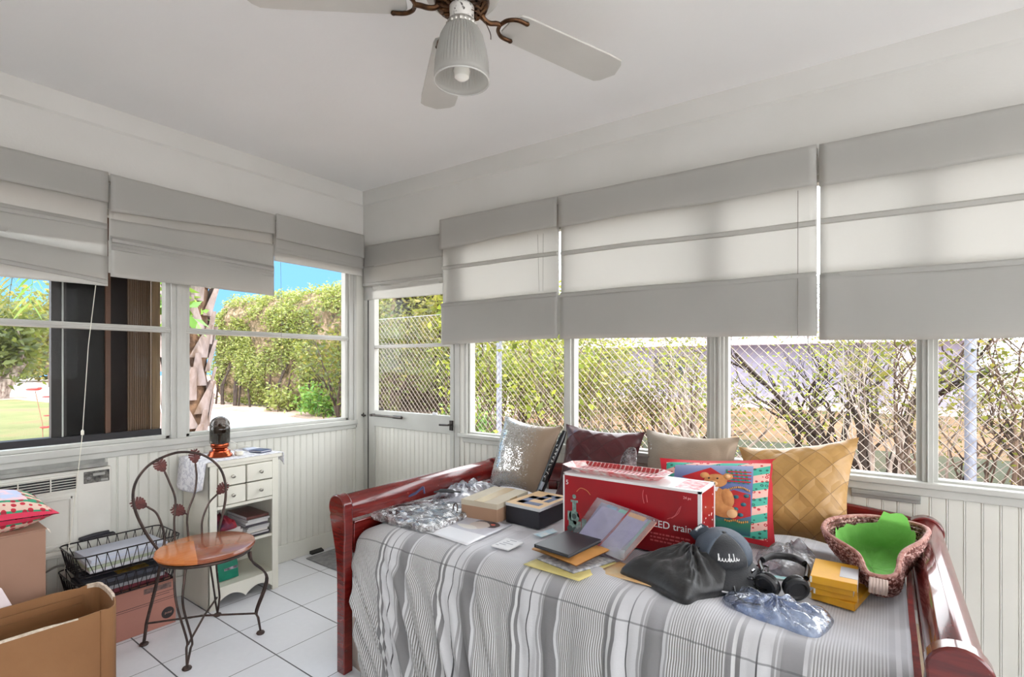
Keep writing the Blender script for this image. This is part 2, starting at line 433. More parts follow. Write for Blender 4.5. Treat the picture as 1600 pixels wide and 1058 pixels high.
def shrub(name,label,cat,x,y,z,stems,H,r,nleaf,lsize,lm,bm,seed,group=None,spread=.55,depth=3,jr=.16,zmin=.1,lean=.35,base=.25):
    rg=random.Random(seed);th=thing(name,label,cat,(x,y,z),group);tips=[]
    b=MB()
    for k in range(stems):
        a=rg.uniform(0,2*PI);q=base*rg.random()**.5
        branch(b,(x+q*math.cos(a),y+q*math.sin(a),z-.03),(lean*math.cos(a)*rg.random()*1.3,lean*math.sin(a)*rg.random(),1),H*rg.uniform(.24,.42),r*rg.uniform(.6,1.2),depth,tips,rg,spread)
    b.build('branches',bm,th,smooth=True)
    T=np.array([tuple(p) for p in tips]);T=T[T[:,2]>z+zmin]
    if nleaf:
        I=npr.integers(0,len(T),nleaf);P=T[I]+npr.normal(size=(nleaf,3))*jr
        P=P[P[:,2]>z+.02];leaves('foliage',P,lsize,lm,th)
    return th
# ---- chain-link fence
FY=2.0;ZT=1.80;ZB=-.12
GALV=mat('galvanised_wire',(150,142,134),.5,.3,c2=(150,138,130),ns=12);GALP=mat('galvanised_post',(168,174,194),.5,.2,c2=(140,146,166),ns=14)
fe=thing('chain_link_fence','galvanised chain-link fence standing outside the right-hand windows','fence',(1.4,FY,-.15))
for x in (-2.45,-.345,3.437,6.2): 
    b=MB();b.lathe([(.030,-.15),(.030,ZT+.02),(.034,ZT+.02),(.034,ZT+.04),(.012,ZT+.055)],(x,FY+.035,0),14);b.build('post',GALP,fe,smooth=True)
MB().tube([(-2.5,FY+.02,ZT),(6.4,FY+.02,ZT)],.0035,8).build('tension_wire',GALP,fe,smooth=True)
b=MB();p=.068;Hh=ZT-ZB;n0=int(-2.5/p);n1=int(6.4/p);asp=1.06
for sgn in (1,-1):
    for k in range(n0-30,n1+30):
        x=k*p
        za=ZB;xa=x;xb=x+sgn*Hh/asp;zb_=ZT
        # clip to the run of the fence
        lo,hi=-2.5,6.4
        if min(xa,xb)>hi or max(xa,xb)<lo: continue
        t0,t1=0,1
        if xb!=xa:
            ta=(lo-xa)/(xb-xa);tb2=(hi-xa)/(xb-xa);ta,tb2=min(ta,tb2),max(ta,tb2);t0=max(0,ta);t1=min(1,tb2)
        if t1<=t0: continue
        b.tube([(xa+(xb-xa)*t0,FY+.004*sgn,za+(zb_-za)*t0),(xa+(xb-xa)*t1,FY+.004*sgn,za+(zb_-za)*t1)],.0023,4,caps=False)
b.build('wire_mesh',GALV,fe)
# ---- shrubs behind the fence, one after another from left to right
SH_=[(-3.9,5.6,8,2.3,.030,2600,.08,LD_,BARKD,'dark bushy shrub behind the fence, seen through the corner door'),
 (-2.45,5.0,10,2.2,.026,5200,.080,LY,BARK,'leafy yellow-green shrub behind the fence, left part of the first right-hand window'),
 (-1.55,5.3,10,2.2,.026,5600,.080,LY,BARK,'leafy yellow-green shrub behind the fence, right part of the first right-hand window'),
 (-.55,5.0,10,2.3,.028,3600,.062,LO,BARKW,'olive shrub with whitish stems behind the fence, left part of the second window'),
 (.35,5.2,11,2.4,.028,2400,.062,LO,BARK,'half-bare olive shrub behind the fence, right part of the second window'),
 (1.05,4.6,9,2.4,.030,900,.058,LY,BARKW,'sparse shrub with forked pale stems at the left of the third window'),
 (2.45,4.9,7,2.5,.045,700,.055,LY,BARKD,'almost bare shrub with thick dark trunks near the middle of the third window'),
 (3.05,4.4,9,2.4,.020,900,.055,LO,BARKW,'thin-stemmed pale shrub at the right edge of the third window'),
 (3.75,4.6,13,2.4,.022,1500,.055,LO,BARK,'dense twiggy brown shrub at the left of the last window'),
 (4.6,4.8,11,2.4,.024,1500,.055,LD_,BARKD,'dark twiggy shrub at the right edge of the last window')]
for k,(x,y,st,H,r,nl,ls,lm,bm,lb) in enumerate(SH_):
    shrub('shrub',lb,'shrub',x,y,-.15,st,H,r,nl,ls,lm,bm,100+k,'shrubs behind the chain-link fence',spread=.62,depth=4,jr=.15,base=.42,lean=.5,zmin=.25)
# vines over the fence
def fence_vine(label,pts,n,ls,lm,seed,x0,x1,z0,z1,dens):
    rg=random.Random(seed);th=thing('fence_vine',label,'vine',((x0+x1)/2,FY+.08,-.15),'vines climbing the chain-link fence');b=MB();P=[]
    for k in range(pts):
        x=rg.uniform(x0,x1);L=[(x,FY+rg.uniform(.02,.1),-.15)]
        while L[-1][2]<z1: L.append((min(x1,max(x0,L[-1][0]+rg.uniform(-.13,.13))),FY+rg.uniform(.02,.14),L[-1][2]+rg.uniform(.10,.2)))
        b.tube(L,[.008*(1-.6*i/len(L)) for i in range(len(L))],4);P+=[q for q in L if q[2]>z0]
    b.build('stems',BARK,th,smooth=True);P=np.array(P);w=dens(P);I=npr.choice(len(P),n,p=w/w.sum())
    Q=P[I]+npr.normal(size=(n,3))*np.array([.12,.06,.10]);Q=Q[Q[:,2]>z0-.1];leaves('foliage',Q,ls,lm,th,asp=.62)
fence_vine('leafy yellow-green vine on the fence outside the first right-hand window',26,1500,.075,LY,201,-1.15,.85,.55,1.75,lambda P:np.clip((P[:,2]-.3),.05,2)**1.5)
fence_vine('twiggy olive vine on the fence around the post in the last right-hand window',22,420,.05,LO,202,3.05,3.9,.95,1.75,lambda P:np.ones(len(P)))
# leaning tree in the third window
rg=random.Random(4);th=thing('leaning_tree','leaning dark-barked tree crossing the middle of the third right-hand window','tree',(3.0,5.15,-.15));b=MB();tips=[]
branch(b,(2.95,5.15,-.2),(-.75,.1,.75),1.5,.065,3,tips,rg,.5);branch(b,(3.05,5.1,-.2),(.15,.1,1),1.5,.07,3,tips,rg,.5);branch(b,(2.9,5.1,-.2),(-.2,0,1),1.3,.035,3,tips,rg,.5)
b.build('trunk',BARKD,th,smooth=True);T=np.array([tuple(p) for p in tips]);leaves('foliage',T[npr.integers(0,len(T),260)]+npr.normal(size=(260,3))*.12,.06,LY,th)
# tree seen through the door
def tree(name,label,x,y,H,r,nl,ls,lm,bm,seed,jr=.4,depth=4,z=-.15,spread=.6,lean=(0,0,1),zmin=.6,stems=1):
    rg=random.Random(seed);th=thing(name,label,'tree',(x,y,z));b=MB();tips=[]
    for k in range(stems): branch(b,(x+.25*k,y,z-.05),(lean[0]+.3*k*(1 if k%2 else -1),lean[1],1),H*.42,r*(1-.25*k),depth,tips,rg,spread,5)
    b.build('trunk',bm,th,smooth=True);T=np.array([tuple(p) for p in tips]);T=T[T[:,2]>z+zmin]
    P=T[npr.integers(0,len(T),nl)]+npr.normal(size=(nl,3))*jr;P=P[P[:,2]>z+zmin];leaves('foliage',P,ls,lm,th);return th
tree('garden_tree','forked dark tree with olive leaves seen through the corner door window',-5.9,7.2,4.2,.15,5200,.13,LO,BARKD,31,jr=.38,stems=2,zmin=1.05)
tree('garden_tree','slender tree at the right of the corner door window, light green leaves',-3.6,8.6,4.4,.09,3200,.11,LY,BARK,37,jr=.36,zmin=.9)
shrub('low_bush','low bright green bush at the foot of the corner door window','shrub',-2.5,3.9,-.15,10,.8,.012,1300,.07,LG_,BARK,77,jr=.14,zmin=.05,base=.3)
# ---- house across the road
hs=thing('house','low pale house across the road, glimpsed between the right-hand shrubs','house',(-1.,19,-.15))
MB().box(-14,5.2,18.5,24,-.15,1.95).build('house_wall',mat('lavender_grey_wall',(140,136,154),.9,c2=(120,118,134),ns=2),hs)
b=MB();b.loft([[(-14.8,17.8,1.95),(6,17.8,1.95),(6,24.6,1.95),(-14.8,24.6,1.95)],[(-14.8,17.8,2.12),(6,17.8,2.12),(6,24.6,2.12),(-14.8,24.6,2.12)]]);b.build('roof_edge',mat('white_fascia',(220,220,222),.7),hs)
b=MB();b.loft([[(-14.8,17.8,2.12),(6,17.8,2.12),(6,24.6,2.12),(-14.8,24.6,2.12)],[(-12,21,3.4),(3.4,21,3.4),(3.4,21.5,3.4),(-12,21.5,3.4)]]);b.build('roof',mat('grey_shingle',(132,124,124),.9,c2=(104,98,98),ns=5),hs)
for x in (-11.5,-8.2,-4.8): MB().box(x,x+1.3,18.44,18.5,.6,1.55).build('house_window',mat('dark_window_pane',(60,66,80),.15),hs)
MB().box(3.3,4.2,18.42,18.5,-.15,1.8).build('house_door',mat('white_house_door',(206,204,210),.6),hs)
# ---- tall hedge along the drive
def hedge_core():
    t=NT('hedge_inside');co=t.co();n=t.noise(co,5,6,.75)
    c=t.ramp(n,[(.35,lin((60,54,36))),(.5,lin((120,104,74))),(.62,lin((176,150,128))),(.75,lin((96,92,56)))])
    return t.done(t.pri(c,.95,0,t.bump(n,1.,.2)))
A=Vector((-16.2,6.2,0));Bv=Vector((-7.0,6.35,0));hd=thing('clipped_hedge','tall sunlit clipped hedge along the drive beyond the left wall windows','hedge',(-11.6,6.6,-.15))
ax=(Bv-A).normalized();nrm_=Vector((ax.y,-ax.x,0));HL=(Bv-A).length
b=MB()
def hc_(u,v):
    s=u*HL;z=-.1+3.5*v;d=.25*nz(s*.8,z*.8,3)+.12*nz(s*2.6,z*2.6,4)-.35*max(0,v-.85)/.15-.25*(1-min(1,v*4))
    p=A+ax*s+nrm_*d;return (p.x,p.y,z+.18*nz(s*.9,7,2)*v)
b.grid(hc_,60,24)
top=[hc_(i/60,1) for i in range(61)]
b.loft([[(p[0],p[1],p[2]) for p in top],[(p[0]+.1,p[1]+1.6,p[2]-.1) for p in top],[(p[0]+.1,p[1]+1.8,-.15) for p in top]],closed=False,caps=False)
b.build('hedge_body',hedge_core(),hd,smooth=True)
n=30000;U=npr.random(n);V=npr.random(n)**.9;P=np.array([hc_(u,v) for u,v in zip(U,V)]);P+=npr.normal(size=(n,3))*.07+np.array(nrm_)*.10
keep=np.array([nz(p[0]*1.1,p[1],p[2]*1.1)>-.16 for p in P]);leaves('foliage',P[keep],.085,LH,hd,asp=.6)
n=5000;U=npr.random(n);P=np.array([hc_(u,1.0) for u in U])+npr.normal(size=(n,3))*.10;P[:,1]+=npr.random(n)*1.2;P[:,2]+=.08;leaves('top_foliage',P,.09,LH,hd,asp=.6)
b=MB()
for k in range(26):
    s=rnd.random()*HL;p=A+ax*s+nrm_*.2;b.tube([(p.x,p.y,-.2),(p.x+rnd.uniform(-.15,.15),p.y,.5),(p.x+rnd.uniform(-.4,.4),p.y+.2,1.3)],[.035,.028,.015],6)
b.build('stems',BARKD,hd,smooth=True)
# darker end of the hedge, shaded shrubs close to the corner
shrub('corner_shrub','dark twiggy shrub beside the drive at the right edge of the left-wall window','shrub',-6.6,4.9,-.15,12,3.2,.035,2600,.11,LD_,BARKD,55,jr=.22,zmin=.3,base=.7,lean=.5)
shrub('corner_shrub','tall olive shrub between the hedge and the corner post','shrub',-7.9,6.0,-.15,10,3.4,.035,3000,.12,LO,BARK,56,jr=.28,zmin=.3,base=.8,lean=.5)
shrub('fern_bush','small bright green bush at the foot of the hedge by the drive','shrub',-9.1,5.75,-.15,9,.9,.014,900,.13,LG_,BARK,57,jr=.16,zmin=.05,base=.35)
shrub('fern_bush','small pale green bush at the foot of the hedge, nearer the palm trunk','shrub',-11.2,5.9,-.15,9,.8,.014,700,.12,LH,BARK,58,jr=.16,zmin=.05,base=.35)
# ---- cabbage palm trunk with old leaf bases
PX=(-3.30,.150)
pt=thing('palm_tree','thick palm trunk with criss-cross pale leaf bases behind the left-wall mullion','palm',(PX[0],PX[1],-.15))
BOOT=mat('pale_lavender_palm_bark',(158,146,146),.85,c2=(104,84,70),ns=6,bump=.5,bs=30,stretch=(1,1,.4))
MB().lathe([(.21,-.2),(.19,.3),(.20,1.0),(.22,2.2),(.16,4.2),(.12,4.4)],(PX[0],PX[1],0),20).build('trunk_core',mat('brown_palm_fibre',(120,92,70),.95,c2=(78,58,46),ns=10,bump=.7,bs=40),pt,smooth=True)
k=0;zz=-.10
while zz<2.35:
    for j in range(4):
        a=k*.72+j*PI/2;b=MB();ca,sa=math.cos(a),math.sin(a)
        def bp_(r,s,z): return (PX[0]+ca*r-sa*s,PX[1]+sa*r+ca*s,z)
        R0=.205+.02*(zz>1.2);rings=[]
        for t in (0,.25,.5,.75,1.):
            z=zz+.36*t;r=R0+.005+.075*t**1.2;w=.080*(1-t)+.026;th_=.016
            off=.085*t*(1 if (k+j)%2 else -1)
            rings.append([bp_(r-.012,off-w,z),bp_(r+th_,off-w*.5,z),bp_(r+th_*1.2,off+w*.5,z),bp_(r-.012,off+w,z)])
        b.loft(rings);b.build('leaf_base',BOOT,pt,smooth=True,ang=50)
    zz+=.155;k+=1
for j in range(12):
    a=2*PI*j/12+.2;b=MB();P0=Vector((PX[0],PX[1],4.35));d=Vector((math.cos(a),math.sin(a),.5))
    st=bez([P0,P0+d*.7,P0+d*1.3+Vector((0,0,-.15))],5);b.tube(st,.014,5);e=Vector(st[-1]);dv=Vector((d.x,d.y,-.4)).normalized();sd=dv.cross(Vector((0,0,1))).normalized()
    for q in range(15):
        f=-1.1+2.2*q/14;v=(dv*math.cos(f)+sd*math.sin(f));t_=e+v*.75+Vector((0,0,-.22));w=sd*math.cos(f)*.016-dv*math.sin(f)*.016
        b.add([tuple(e-w),tuple(e+w),tuple((e+t_)/2+w*1.6+Vector((0,0,.06))),tuple(t_),tuple((e+t_)/2-w*1.6+Vector((0,0,.06)))],[(0,1,2,3,4)])
    b.build('frond',LG_,pt)
vi=thing('climbing_vine','bright green broad-leaved vine hanging beside the palm trunk','vine',(-2.95,.02,.9))
b=MB();vp=[(-3.02,.0,-.15),(-3.04,-.02,.6),(-3.0,-.04,1.4),(-2.98,-.05,2.2),(-2.95,-.02,2.6)];b.tube(bez(vp,6),.010,6);b.build('vine_stem',BARKD,vi,smooth=True)
P=[];
for q in range(190): P.append((-2.95+rnd.gauss(0,.14),-.05+rnd.gauss(0,.13),1.62+rnd.random()*1.0))
leaves('vine_leaves',np.array(P),.17,LG_,vi,asp=.5,up=1.5)
# ---- far left: white-trunked tree, palm, lawn ornament
tree('yucca_tree','pale-trunked tree with dark leaves on the far lawn at the left edge',-26.2,2.2,4.6,.34,2600,.30,LD_,BARKW,61,jr=.45,zmin=.55,spread=.75,depth=3,stems=2,lean=(.25,.2,1))
tree('garden_tree','green tree behind the drive beside the dark patio screen',-38,6.5,6,.3,2600,.34,LO,BARK,63,jr=.9,zmin=.4,depth=3)
tree('garden_tree','bushy tree far behind the drive at the left edge of the frame',-46,4.5,5,.3,2400,.42,LD_,BARK,64,jr=1.0,zmin=.2,depth=3)
tree('garden_tree','broad olive tree in the far distance, just left of the palm trunk',-52,9.5,6,.3,2600,.5,LO,BARK,71,jr=1.3,zmin=.1,depth=3,spread=.9)
tree('garden_tree','dark distant tree at the end of the drive, next to the patio screen',-55,6.5,6,.3,2600,.5,LD_,BARK,72,jr=1.3,zmin=.1,depth=3,spread=.9)
fp=thing('feather_palm','drooping feather palm with pinkish trunk, top left behind the patio screen','palm',(-9.3,.45,-.15))
MB().tube(bez([(-9.3,.45,-.2),(-9.25,.5,1.6),(-9.2,.42,3.3)],8),[.16]*8+[.13]*8+[.11],12).build('trunk',mat('pinkish_palm_bark',(190,160,158),.9,c2=(150,116,110),ns=7,bump=.4,bs=30),fp,smooth=True)
for j in range(13):
    a=2*PI*j/13;b=MB();P0=Vector((-9.2,.42,3.3));d=Vector((math.cos(a),math.sin(a),0))
    ln=1.5+.4*(j%3);sp=bez([P0,P0+d*.5*ln*.7+Vector((0,0,.45)),P0+d*ln*.8+Vector((0,0,-.1)),P0+d*ln*.98+Vector((0,0,-1.1))],7);b.tube(sp,[.018-.014*i/(len(sp)-1) for i in range(len(sp))],5)
    sd=Vector((-d.y,d.x,0))
    for i in range(3,len(sp)):
        p=Vector(sp[i])
        for s in (1,-1):
            t_=p+sd*s*.20+d*.12+Vector((0,0,-.34));w=d*.014
            b.add([tuple(p-w),tuple(p+w),tuple((p+t_)/2+w+Vector((0,0,.05))),tuple(t_)],[(0,1,2,3)])
    b.build('frond',LO if j%2 else LG_,fp)
og=thing('garden_stake','thin lawn stake with red metal birds on the front lawn','garden ornament',(-6.96,-.30,-.15))
RM=mat('faded_red_metal',(176,44,40),.5)
b=MB();b.tube([(-6.96,-.30,-.2),(-6.97,-.31,.35),(-7.06,-.37,.83)],.006,6).build('stake',mat('rusty_rod',(120,90,70),.7),og)
for (x,y,z,l) in ((-7.08,-.385,.855,.10),(-6.93,-.27,.745,.06),(-6.93,-.265,.47,.05),(-6.95,-.285,.30,.07)):
    b=MB();b.ell((x,y,z),(l*.9,l*.9,l*.22),12,7);b.ell((x+l*.6,y+l*.55,z+l*.15),(l*.3,l*.3,l*.2),8,6);b.build('red_bird',RM,og,smooth=True)
# ---- dark patio screen just outside the left window
ps=thing('patio_screen','dark wooden patio screen with smoked glass and bamboo slats outside the left window','screen',(-.42,-1.36,-.15))
EB=mat('dark_brown_wood',(34,28,26),.6,c2=(24,20,19),ns=5,stretch=(8,8,.6));TAN=mat('weathered_tan_wood',(120,98,70),.7,c2=(96,76,54),ns=6,stretch=(8,8,.6))
MB().box(-.44,-.40,-1.60,-1.54,.845,2.45).build('side_board',EB,ps)
MB().box(-.40,-.396,-1.560,-1.553,.845,2.45).build('metal_strip',ALU,ps)
MB().box(-.432,-.412,-1.54,-1.377,.835,2.45).build('smoked_glass',mat('smoked_black_glass',(16,14,13),.3,spec=.12),ps)
MB().box(-.44,-.398,-1.378,-1.355,.835,2.45).build('door_post',mat('red_brown_wood',(84,54,38),.6),ps)
MB().box(-.432,-.412,-1.355,-1.276,.835,2.45).build('dark_panel',mat('dark_red_glass',(20,11,9),.3,spec=.12),ps)
for k in range(11):
    y=-1.270+.0102*k;MB().tube([(-.415,y,.80),(-.415,y,2.45)],.0052,7).build('bamboo_slat',mat('dark_bamboo',(92,66,40),.5,c2=(66,46,30),ns=12,stretch=(1,1,.1)),ps,smooth=True)
MB().box(-.44,-.398,-1.16,-1.121,.78,2.45).build('end_board',TAN,ps)
MB().box(-.46,-.385,-2.7,-1.118,.72,.846).build('base_beam',mat('blue_black_beam',(26,24,32),.6),ps)
for y in (-2.6,-1.6,-1.15): MB().box(-.45,-.40,y,y+.06,-.15,.72).build('leg',EB,ps)
MB().box(-.45,-.38,-2.7,-1.118,2.45,2.55).build('top_beam',EB,ps)
MB().box(-.44,-.40,-2.7,-2.62,.846,2.45).build('side_board',EB,ps)
# ================================================================ blinds and ceiling fan
def blind_mat():
    t=NT('white_blind_linen');co=t.co()
    wv=t.noise(t.mapped(co,(160,160,22)),1,3);wv2=t.noise(t.mapped(co,(22,22,160)),1,3)
    h=t.math('ADD',wv,wv2)
    col=t.mix(t.noise(co,3,4),lin((205,204,200)),lin((192,191,187)))
    b=t.bump(h,.12,.002)
    d=t.pri(col,.85,0,b,spec=.15)
    tr=t.n('ShaderNodeBsdfTranslucent');t.put(tr.inputs[0],t.mix(.7,col,lin((240,239,235))));t.put(tr.inputs['Normal'],b)
    return t.done(t.mixs(.5,d,tr.outputs[0]))
LINEN=blind_mat()
CORDM=mat('cream_cord',(225,222,208),.7)
def blind(label,axis,a0,a1,off,rows,folds,cords=(),rail=None,seed=1,sag=0.004,lat=.012):
    """rows: (name, zt0, zt1, zb0, zb1, depth)  folds: (z0, z1, depth)"""
    S=1 if axis=='L' else -1
    def P(a,d,z): return (off+d,a,z) if axis=='L' else (a,-(off+d),z)
    zb=min(min(r[3],r[4]) for r in rows);base=P((a0+a1)/2,0,zb)
    th=thing('roman_blind',label,'blind',base,'roman blinds around the sunroom')
    for k,(nm,t0,t1,b0,b1,dep) in enumerate(rows):
        b=MB();sd=seed*7.3+k*3.1
        def fn(u,v,t0=t0,t1=t1,b0=b0,b1=b1,dep=dep,sd=sd):
            a=a0+(a1-a0)*u
            z=(t0+(t1-t0)*u)*(1-v)+(b0+(b1-b0)*u)*v
            d=dep+.007*nz(a*3+sd,z*2,sd)+sag*nz(a*9+sd,z*6,1)+.010*v*math.sin(PI*u)*(1 if nm=='hem_flap' else .3)
            z+=.006*nz(a*2.3+sd,5,sd)*v
            return P(a,d,z)
        b.grid(fn,40,10)
        b.build(nm,LINEN,th,smooth=True,solid=.0012,ang=180)
    for z0,z1,dep in folds:
        b=MB();n=24
        rings=[]
        for i in range(n+1):
            u=i/n;a=a0+.004+(a1-a0-.008)*u;z=z0+(z1-z0)*u+.004*nz(a*2.3+seed*7.3,5,seed*7.3)
            d=dep+.005*nz(a*3,z,seed)
            rings.append([P(a,d-.002,z+lat),P(a,d+.010,z+lat*.4),P(a,d+.009,z-lat*.8),P(a,d-.002,z-lat)])
        b.loft(rings);b.build('fold',LINEN,th,smooth=True,ang=60)
    b=MB();zt0,zt1=rows[0][1],rows[0][2]
    b.loft([[P(a,-.018,z-.03),P(a,.003,z-.03),P(a,.003,z-.002),P(a,-.018,z-.002)] for a,z in ((a0,zt0),(a1,zt1))])
    b.build('headrail',LINEN,th)
    for c in cords:
        b=MB();pts=[P(*q) for q in c[0]]
        b.tube(pts,c[1],5)
        if len(c)>2: b.lathe([(.002,0),(.006,.004),(.006,.02),(.003,.026)],P(*c[2]),8)
        b.build('pull_cord',CORDM if c[1]>.0012 else mat('grey_cord',(120,116,108),.7),th,smooth=True)
    return th
# left wall
blind('white roman blind at the left edge of the frame, its lower flap sagging','L',-2.72,-1.497,.045,
  [('valance',2.10,2.114,1.975,1.97,.028),('shade',2.05,2.06,1.72,1.78,.006),('slat_flap',1.90,1.875,1.66,1.70,.012),('hem_flap',1.79,1.72,1.56,1.583,.022),('back_flap',1.80,1.74,1.60,1.62,-.004)],
  [(1.86,1.855,.010),(1.74,1.60,.022)],
  [([(-1.543,.02,1.58),(-1.57,.02,1.3),(-1.591,.02,.905),(-1.612,.02,.667),(-1.641,.02,.387),(-1.66,.02,.27)],.0016,(-1.591,.02,.895))],seed=1,sag=.006)
blind('white roman blind in the middle of the left wall, above the window mullion','L',-1.489,-.694,.045,
  [('valance',2.108,2.104,1.93,1.99,.03),('shade',2.06,2.05,1.74,1.76,.006),('slat_flap',1.90,1.93,1.755,1.78,.018),('hem_flap',1.82,1.80,1.63,1.622,.026),('back_flap',1.80,1.80,1.65,1.64,-.006)],
  [(1.80,1.78,.024),(1.765,1.745,.020)],seed=2,sag=.006)
blind('short white roman blind at the corner end of the left wall','L',-.688,-.05,.045,
  [('valance',2.112,2.114,1.965,1.955,.032),('shade',2.06,2.06,1.86,1.86,.006),('slat_flap',1.97,1.96,1.885,1.88,.022),('hem_flap',1.93,1.93,1.835,1.828,.014)],
  [(1.905,1.895,.016)],[([(-.64,.0,1.84),(-.63,-.01,1.5),(-.63,-.01,1.0)],.001)],seed=3)
# door and right wall
blind('small white roman blind over the corner door','R',.032,.80,.012,
  [('valance',2.048,2.022,1.89,1.885,.014),('shade',2.03,2.01,1.72,1.72,.002),('slat_flap',1.90,1.89,1.755,1.755,.016),('hem_flap',1.76,1.75,1.664,1.65,.004)],
  [(1.775,1.765,.014)],seed=4)
W1=[('valance',2.09,2.075,1.91,1.92,.026),('shade',2.05,2.04,1.57,1.572,.0),('hem_flap',1.585,1.583,1.333,1.35,.016),('back_flap',1.575,1.575,1.36,1.37,-.010),('back_flap',1.575,1.575,1.35,1.36,.004)]
blind('narrow white roman blind on the right wall, next to the corner door','R',.826,1.644,.05,W1,[(1.803,1.786,.004),(1.578,1.574,.012)],
  [([(1.52,.01,1.90),(1.53,.012,1.6)],.0008),([(1.555,.01,1.90),(1.553,.012,1.6)],.0008)],seed=5)
W2=[('valance',2.073,2.048,1.915,1.895,.026),('shade',2.04,2.01,1.565,1.56,.0),('hem_flap',1.575,1.565,1.346,1.326,.016),('back_flap',1.57,1.555,1.36,1.34,-.010),('back_flap',1.57,1.555,1.355,1.335,.004)]
blind('wide white roman blind in the middle of the right wall','R',1.657,2.788,.05,W2,[(1.785,1.757,.004),(1.570,1.558,.012)],
  [([(2.725,.012,1.89),(2.725,.016,1.58),(2.726,.03,1.33),(2.74,.0,1.32),(2.872,.0,1.31)][:3],.0012)],seed=6)
W3=[('valance',2.046,2.02,1.885,1.87,.026),('shade',2.01,2.0,1.55,1.53,.0),('hem_flap',1.555,1.53,1.306,1.295,.018),('back_flap',1.545,1.525,1.32,1.30,-.010),('back_flap',1.545,1.525,1.315,1.30,.004)]
blind('white roman blind at the right edge of the frame','R',2.797,4.0,.05,W3,[(1.76,1.735,.004),(1.55,1.53,.014)],
  [([(2.83,.012,1.32),(2.872,.012,1.30),(2.873,.01,.907)],.0014)],seed=7)

# ---------------------------------------------------------------- ceiling fan
FC=(2.063,-1.268)
BRASS=mat('tarnished_brass',(96,66,40),.35,.8,c2=(52,36,28),ns=30)
FANW=mat('fan_white_enamel',(196,194,188),.35,c2=(188,186,180),ns=4)
def chip_mat():
    t=NT('chipped_white_paint');co=t.co()
    n=t.noise(co,70,4);f=t.ramp(n,[(.60,(0,0,0)),(.64,(1,1,1))])
    return t.done(t.pri(t.mix(f,lin((226,224,219)),lin((86,82,78))),.4,0,t.bump(n,.2,.002)))
CHIP=chip_mat()
fan=thing('ceiling_fan','white ceiling fan with tarnished brass blade arms and one ribbed glass lamp','fan',(FC[0],FC[1],1.985))
c0=(FC[0],FC[1],0)
MB().lathe([(.05,2.43),(.062,2.36),(.05,2.33),(.014,2.32),(.014,2.30),(.07,2.295),(.105,2.275),(.112,2.245),(.10,2.222),(.078,2.212),(.05,2.21)],c0,40).build('motor_housing',FANW,fan,smooth=True)
b=MB();b.lathe([(.03,2.214),(.072,2.214),(.076,2.206),(.072,2.196),(.05,2.192),(.03,2.19)],c0,36)
for k in range(16):
    a=2*PI*k/16;b.tube([(FC[0]+.068*math.cos(a),FC[1]+.068*math.sin(a),2.199),(FC[0]+.052*math.cos(a+.2),FC[1]+.052*math.sin(a+.2),2.188),(FC[0]+.04*math.cos(a),FC[1]+.04*math.sin(a),2.192)],.006,6)
b.build('flywheel',BRASS,fan,smooth=True)
MB().lathe([(.04,2.20),(.034,2.198),(.033,2.165),(.036,2.150),(.033,2.148)],c0,32).build('switch_housing',CHIP,fan,smooth=True)
b=MB();b.lathe([(.03,2.152),(.038,2.150),(.041,2.140),(.038,2.130),(.03,2.128)],c0,36)
for k in range(20):
    a=2*PI*k/20;b.ell((FC[0]+.039*math.cos(a),FC[1]+.039*math.sin(a),2.14),(.005,.005,.006),6,5)
b.build('shade_holder',mat('worn_grey_metal',(150,146,140),.35,.7,c2=(210,208,202),ns=40),fan,smooth=True)
def ribglass():
    t=NT('ribbed_frosted_glass')
    d=t.pri(lin((205,205,202)),.25,0,spec=.6)
    tl=t.n('ShaderNodeBsdfTranslucent');tl.inputs[0].default_value=lin((225,225,222))
    tr=t.n('ShaderNodeBsdfTransparent');tr.inputs[0].default_value=lin((238,238,236))
    return t.done(t.mixs(.42,t.mixs(.5,d,tl.outputs[0]),tr.outputs[0]))
RG=ribglass()
b=MB();prof=[(.036,2.136),(.046,2.128),(.056,2.108),(.064,2.075),(.070,2.04),(.0735,2.005),(.074,1.99)]
n=96;rings=[]
for (r,z),am in zip(prof,(0,.0012,.0017,.0019,.0018,.0004,0)):
    rings.append([(FC[0]+(r+am*(1 if j%2 else -1))*math.cos(2*PI*j/n),FC[1]+(r+am*(1 if j%2 else -1))*math.sin(2*PI*j/n),z) for j in range(n)])
b.loft(rings,caps=False)
sh=b.build('lamp_shade',RG,fan,smooth=True,solid=.003,ang=25)
MB().tube([(FC[0]+.074*math.cos(2*PI*j/48),FC[1]+.074*math.sin(2*PI*j/48),1.989) for j in range(48)],.0022,6,True).build('rim',mat('shade_rim_glass',(196,196,192),.15),sh,smooth=True)
MB().lathe([(.016,2.13),(.016,2.07),(.019,2.068),(.019,2.052),(.013,2.05)],c0,20).build('lamp_socket',mat('white_porcelain',(226,224,218),.3),fan,smooth=True)
b=MB()
b.lathe([(.012,2.052),(.013,2.045),(.020,2.03),(.023,2.015),(.020,2.0),(.012,1.994),(.003,1.992)],c0,20);b.build('light_bulb',mat('clear_bulb_glass',(240,238,230),.08),fan,smooth=True)
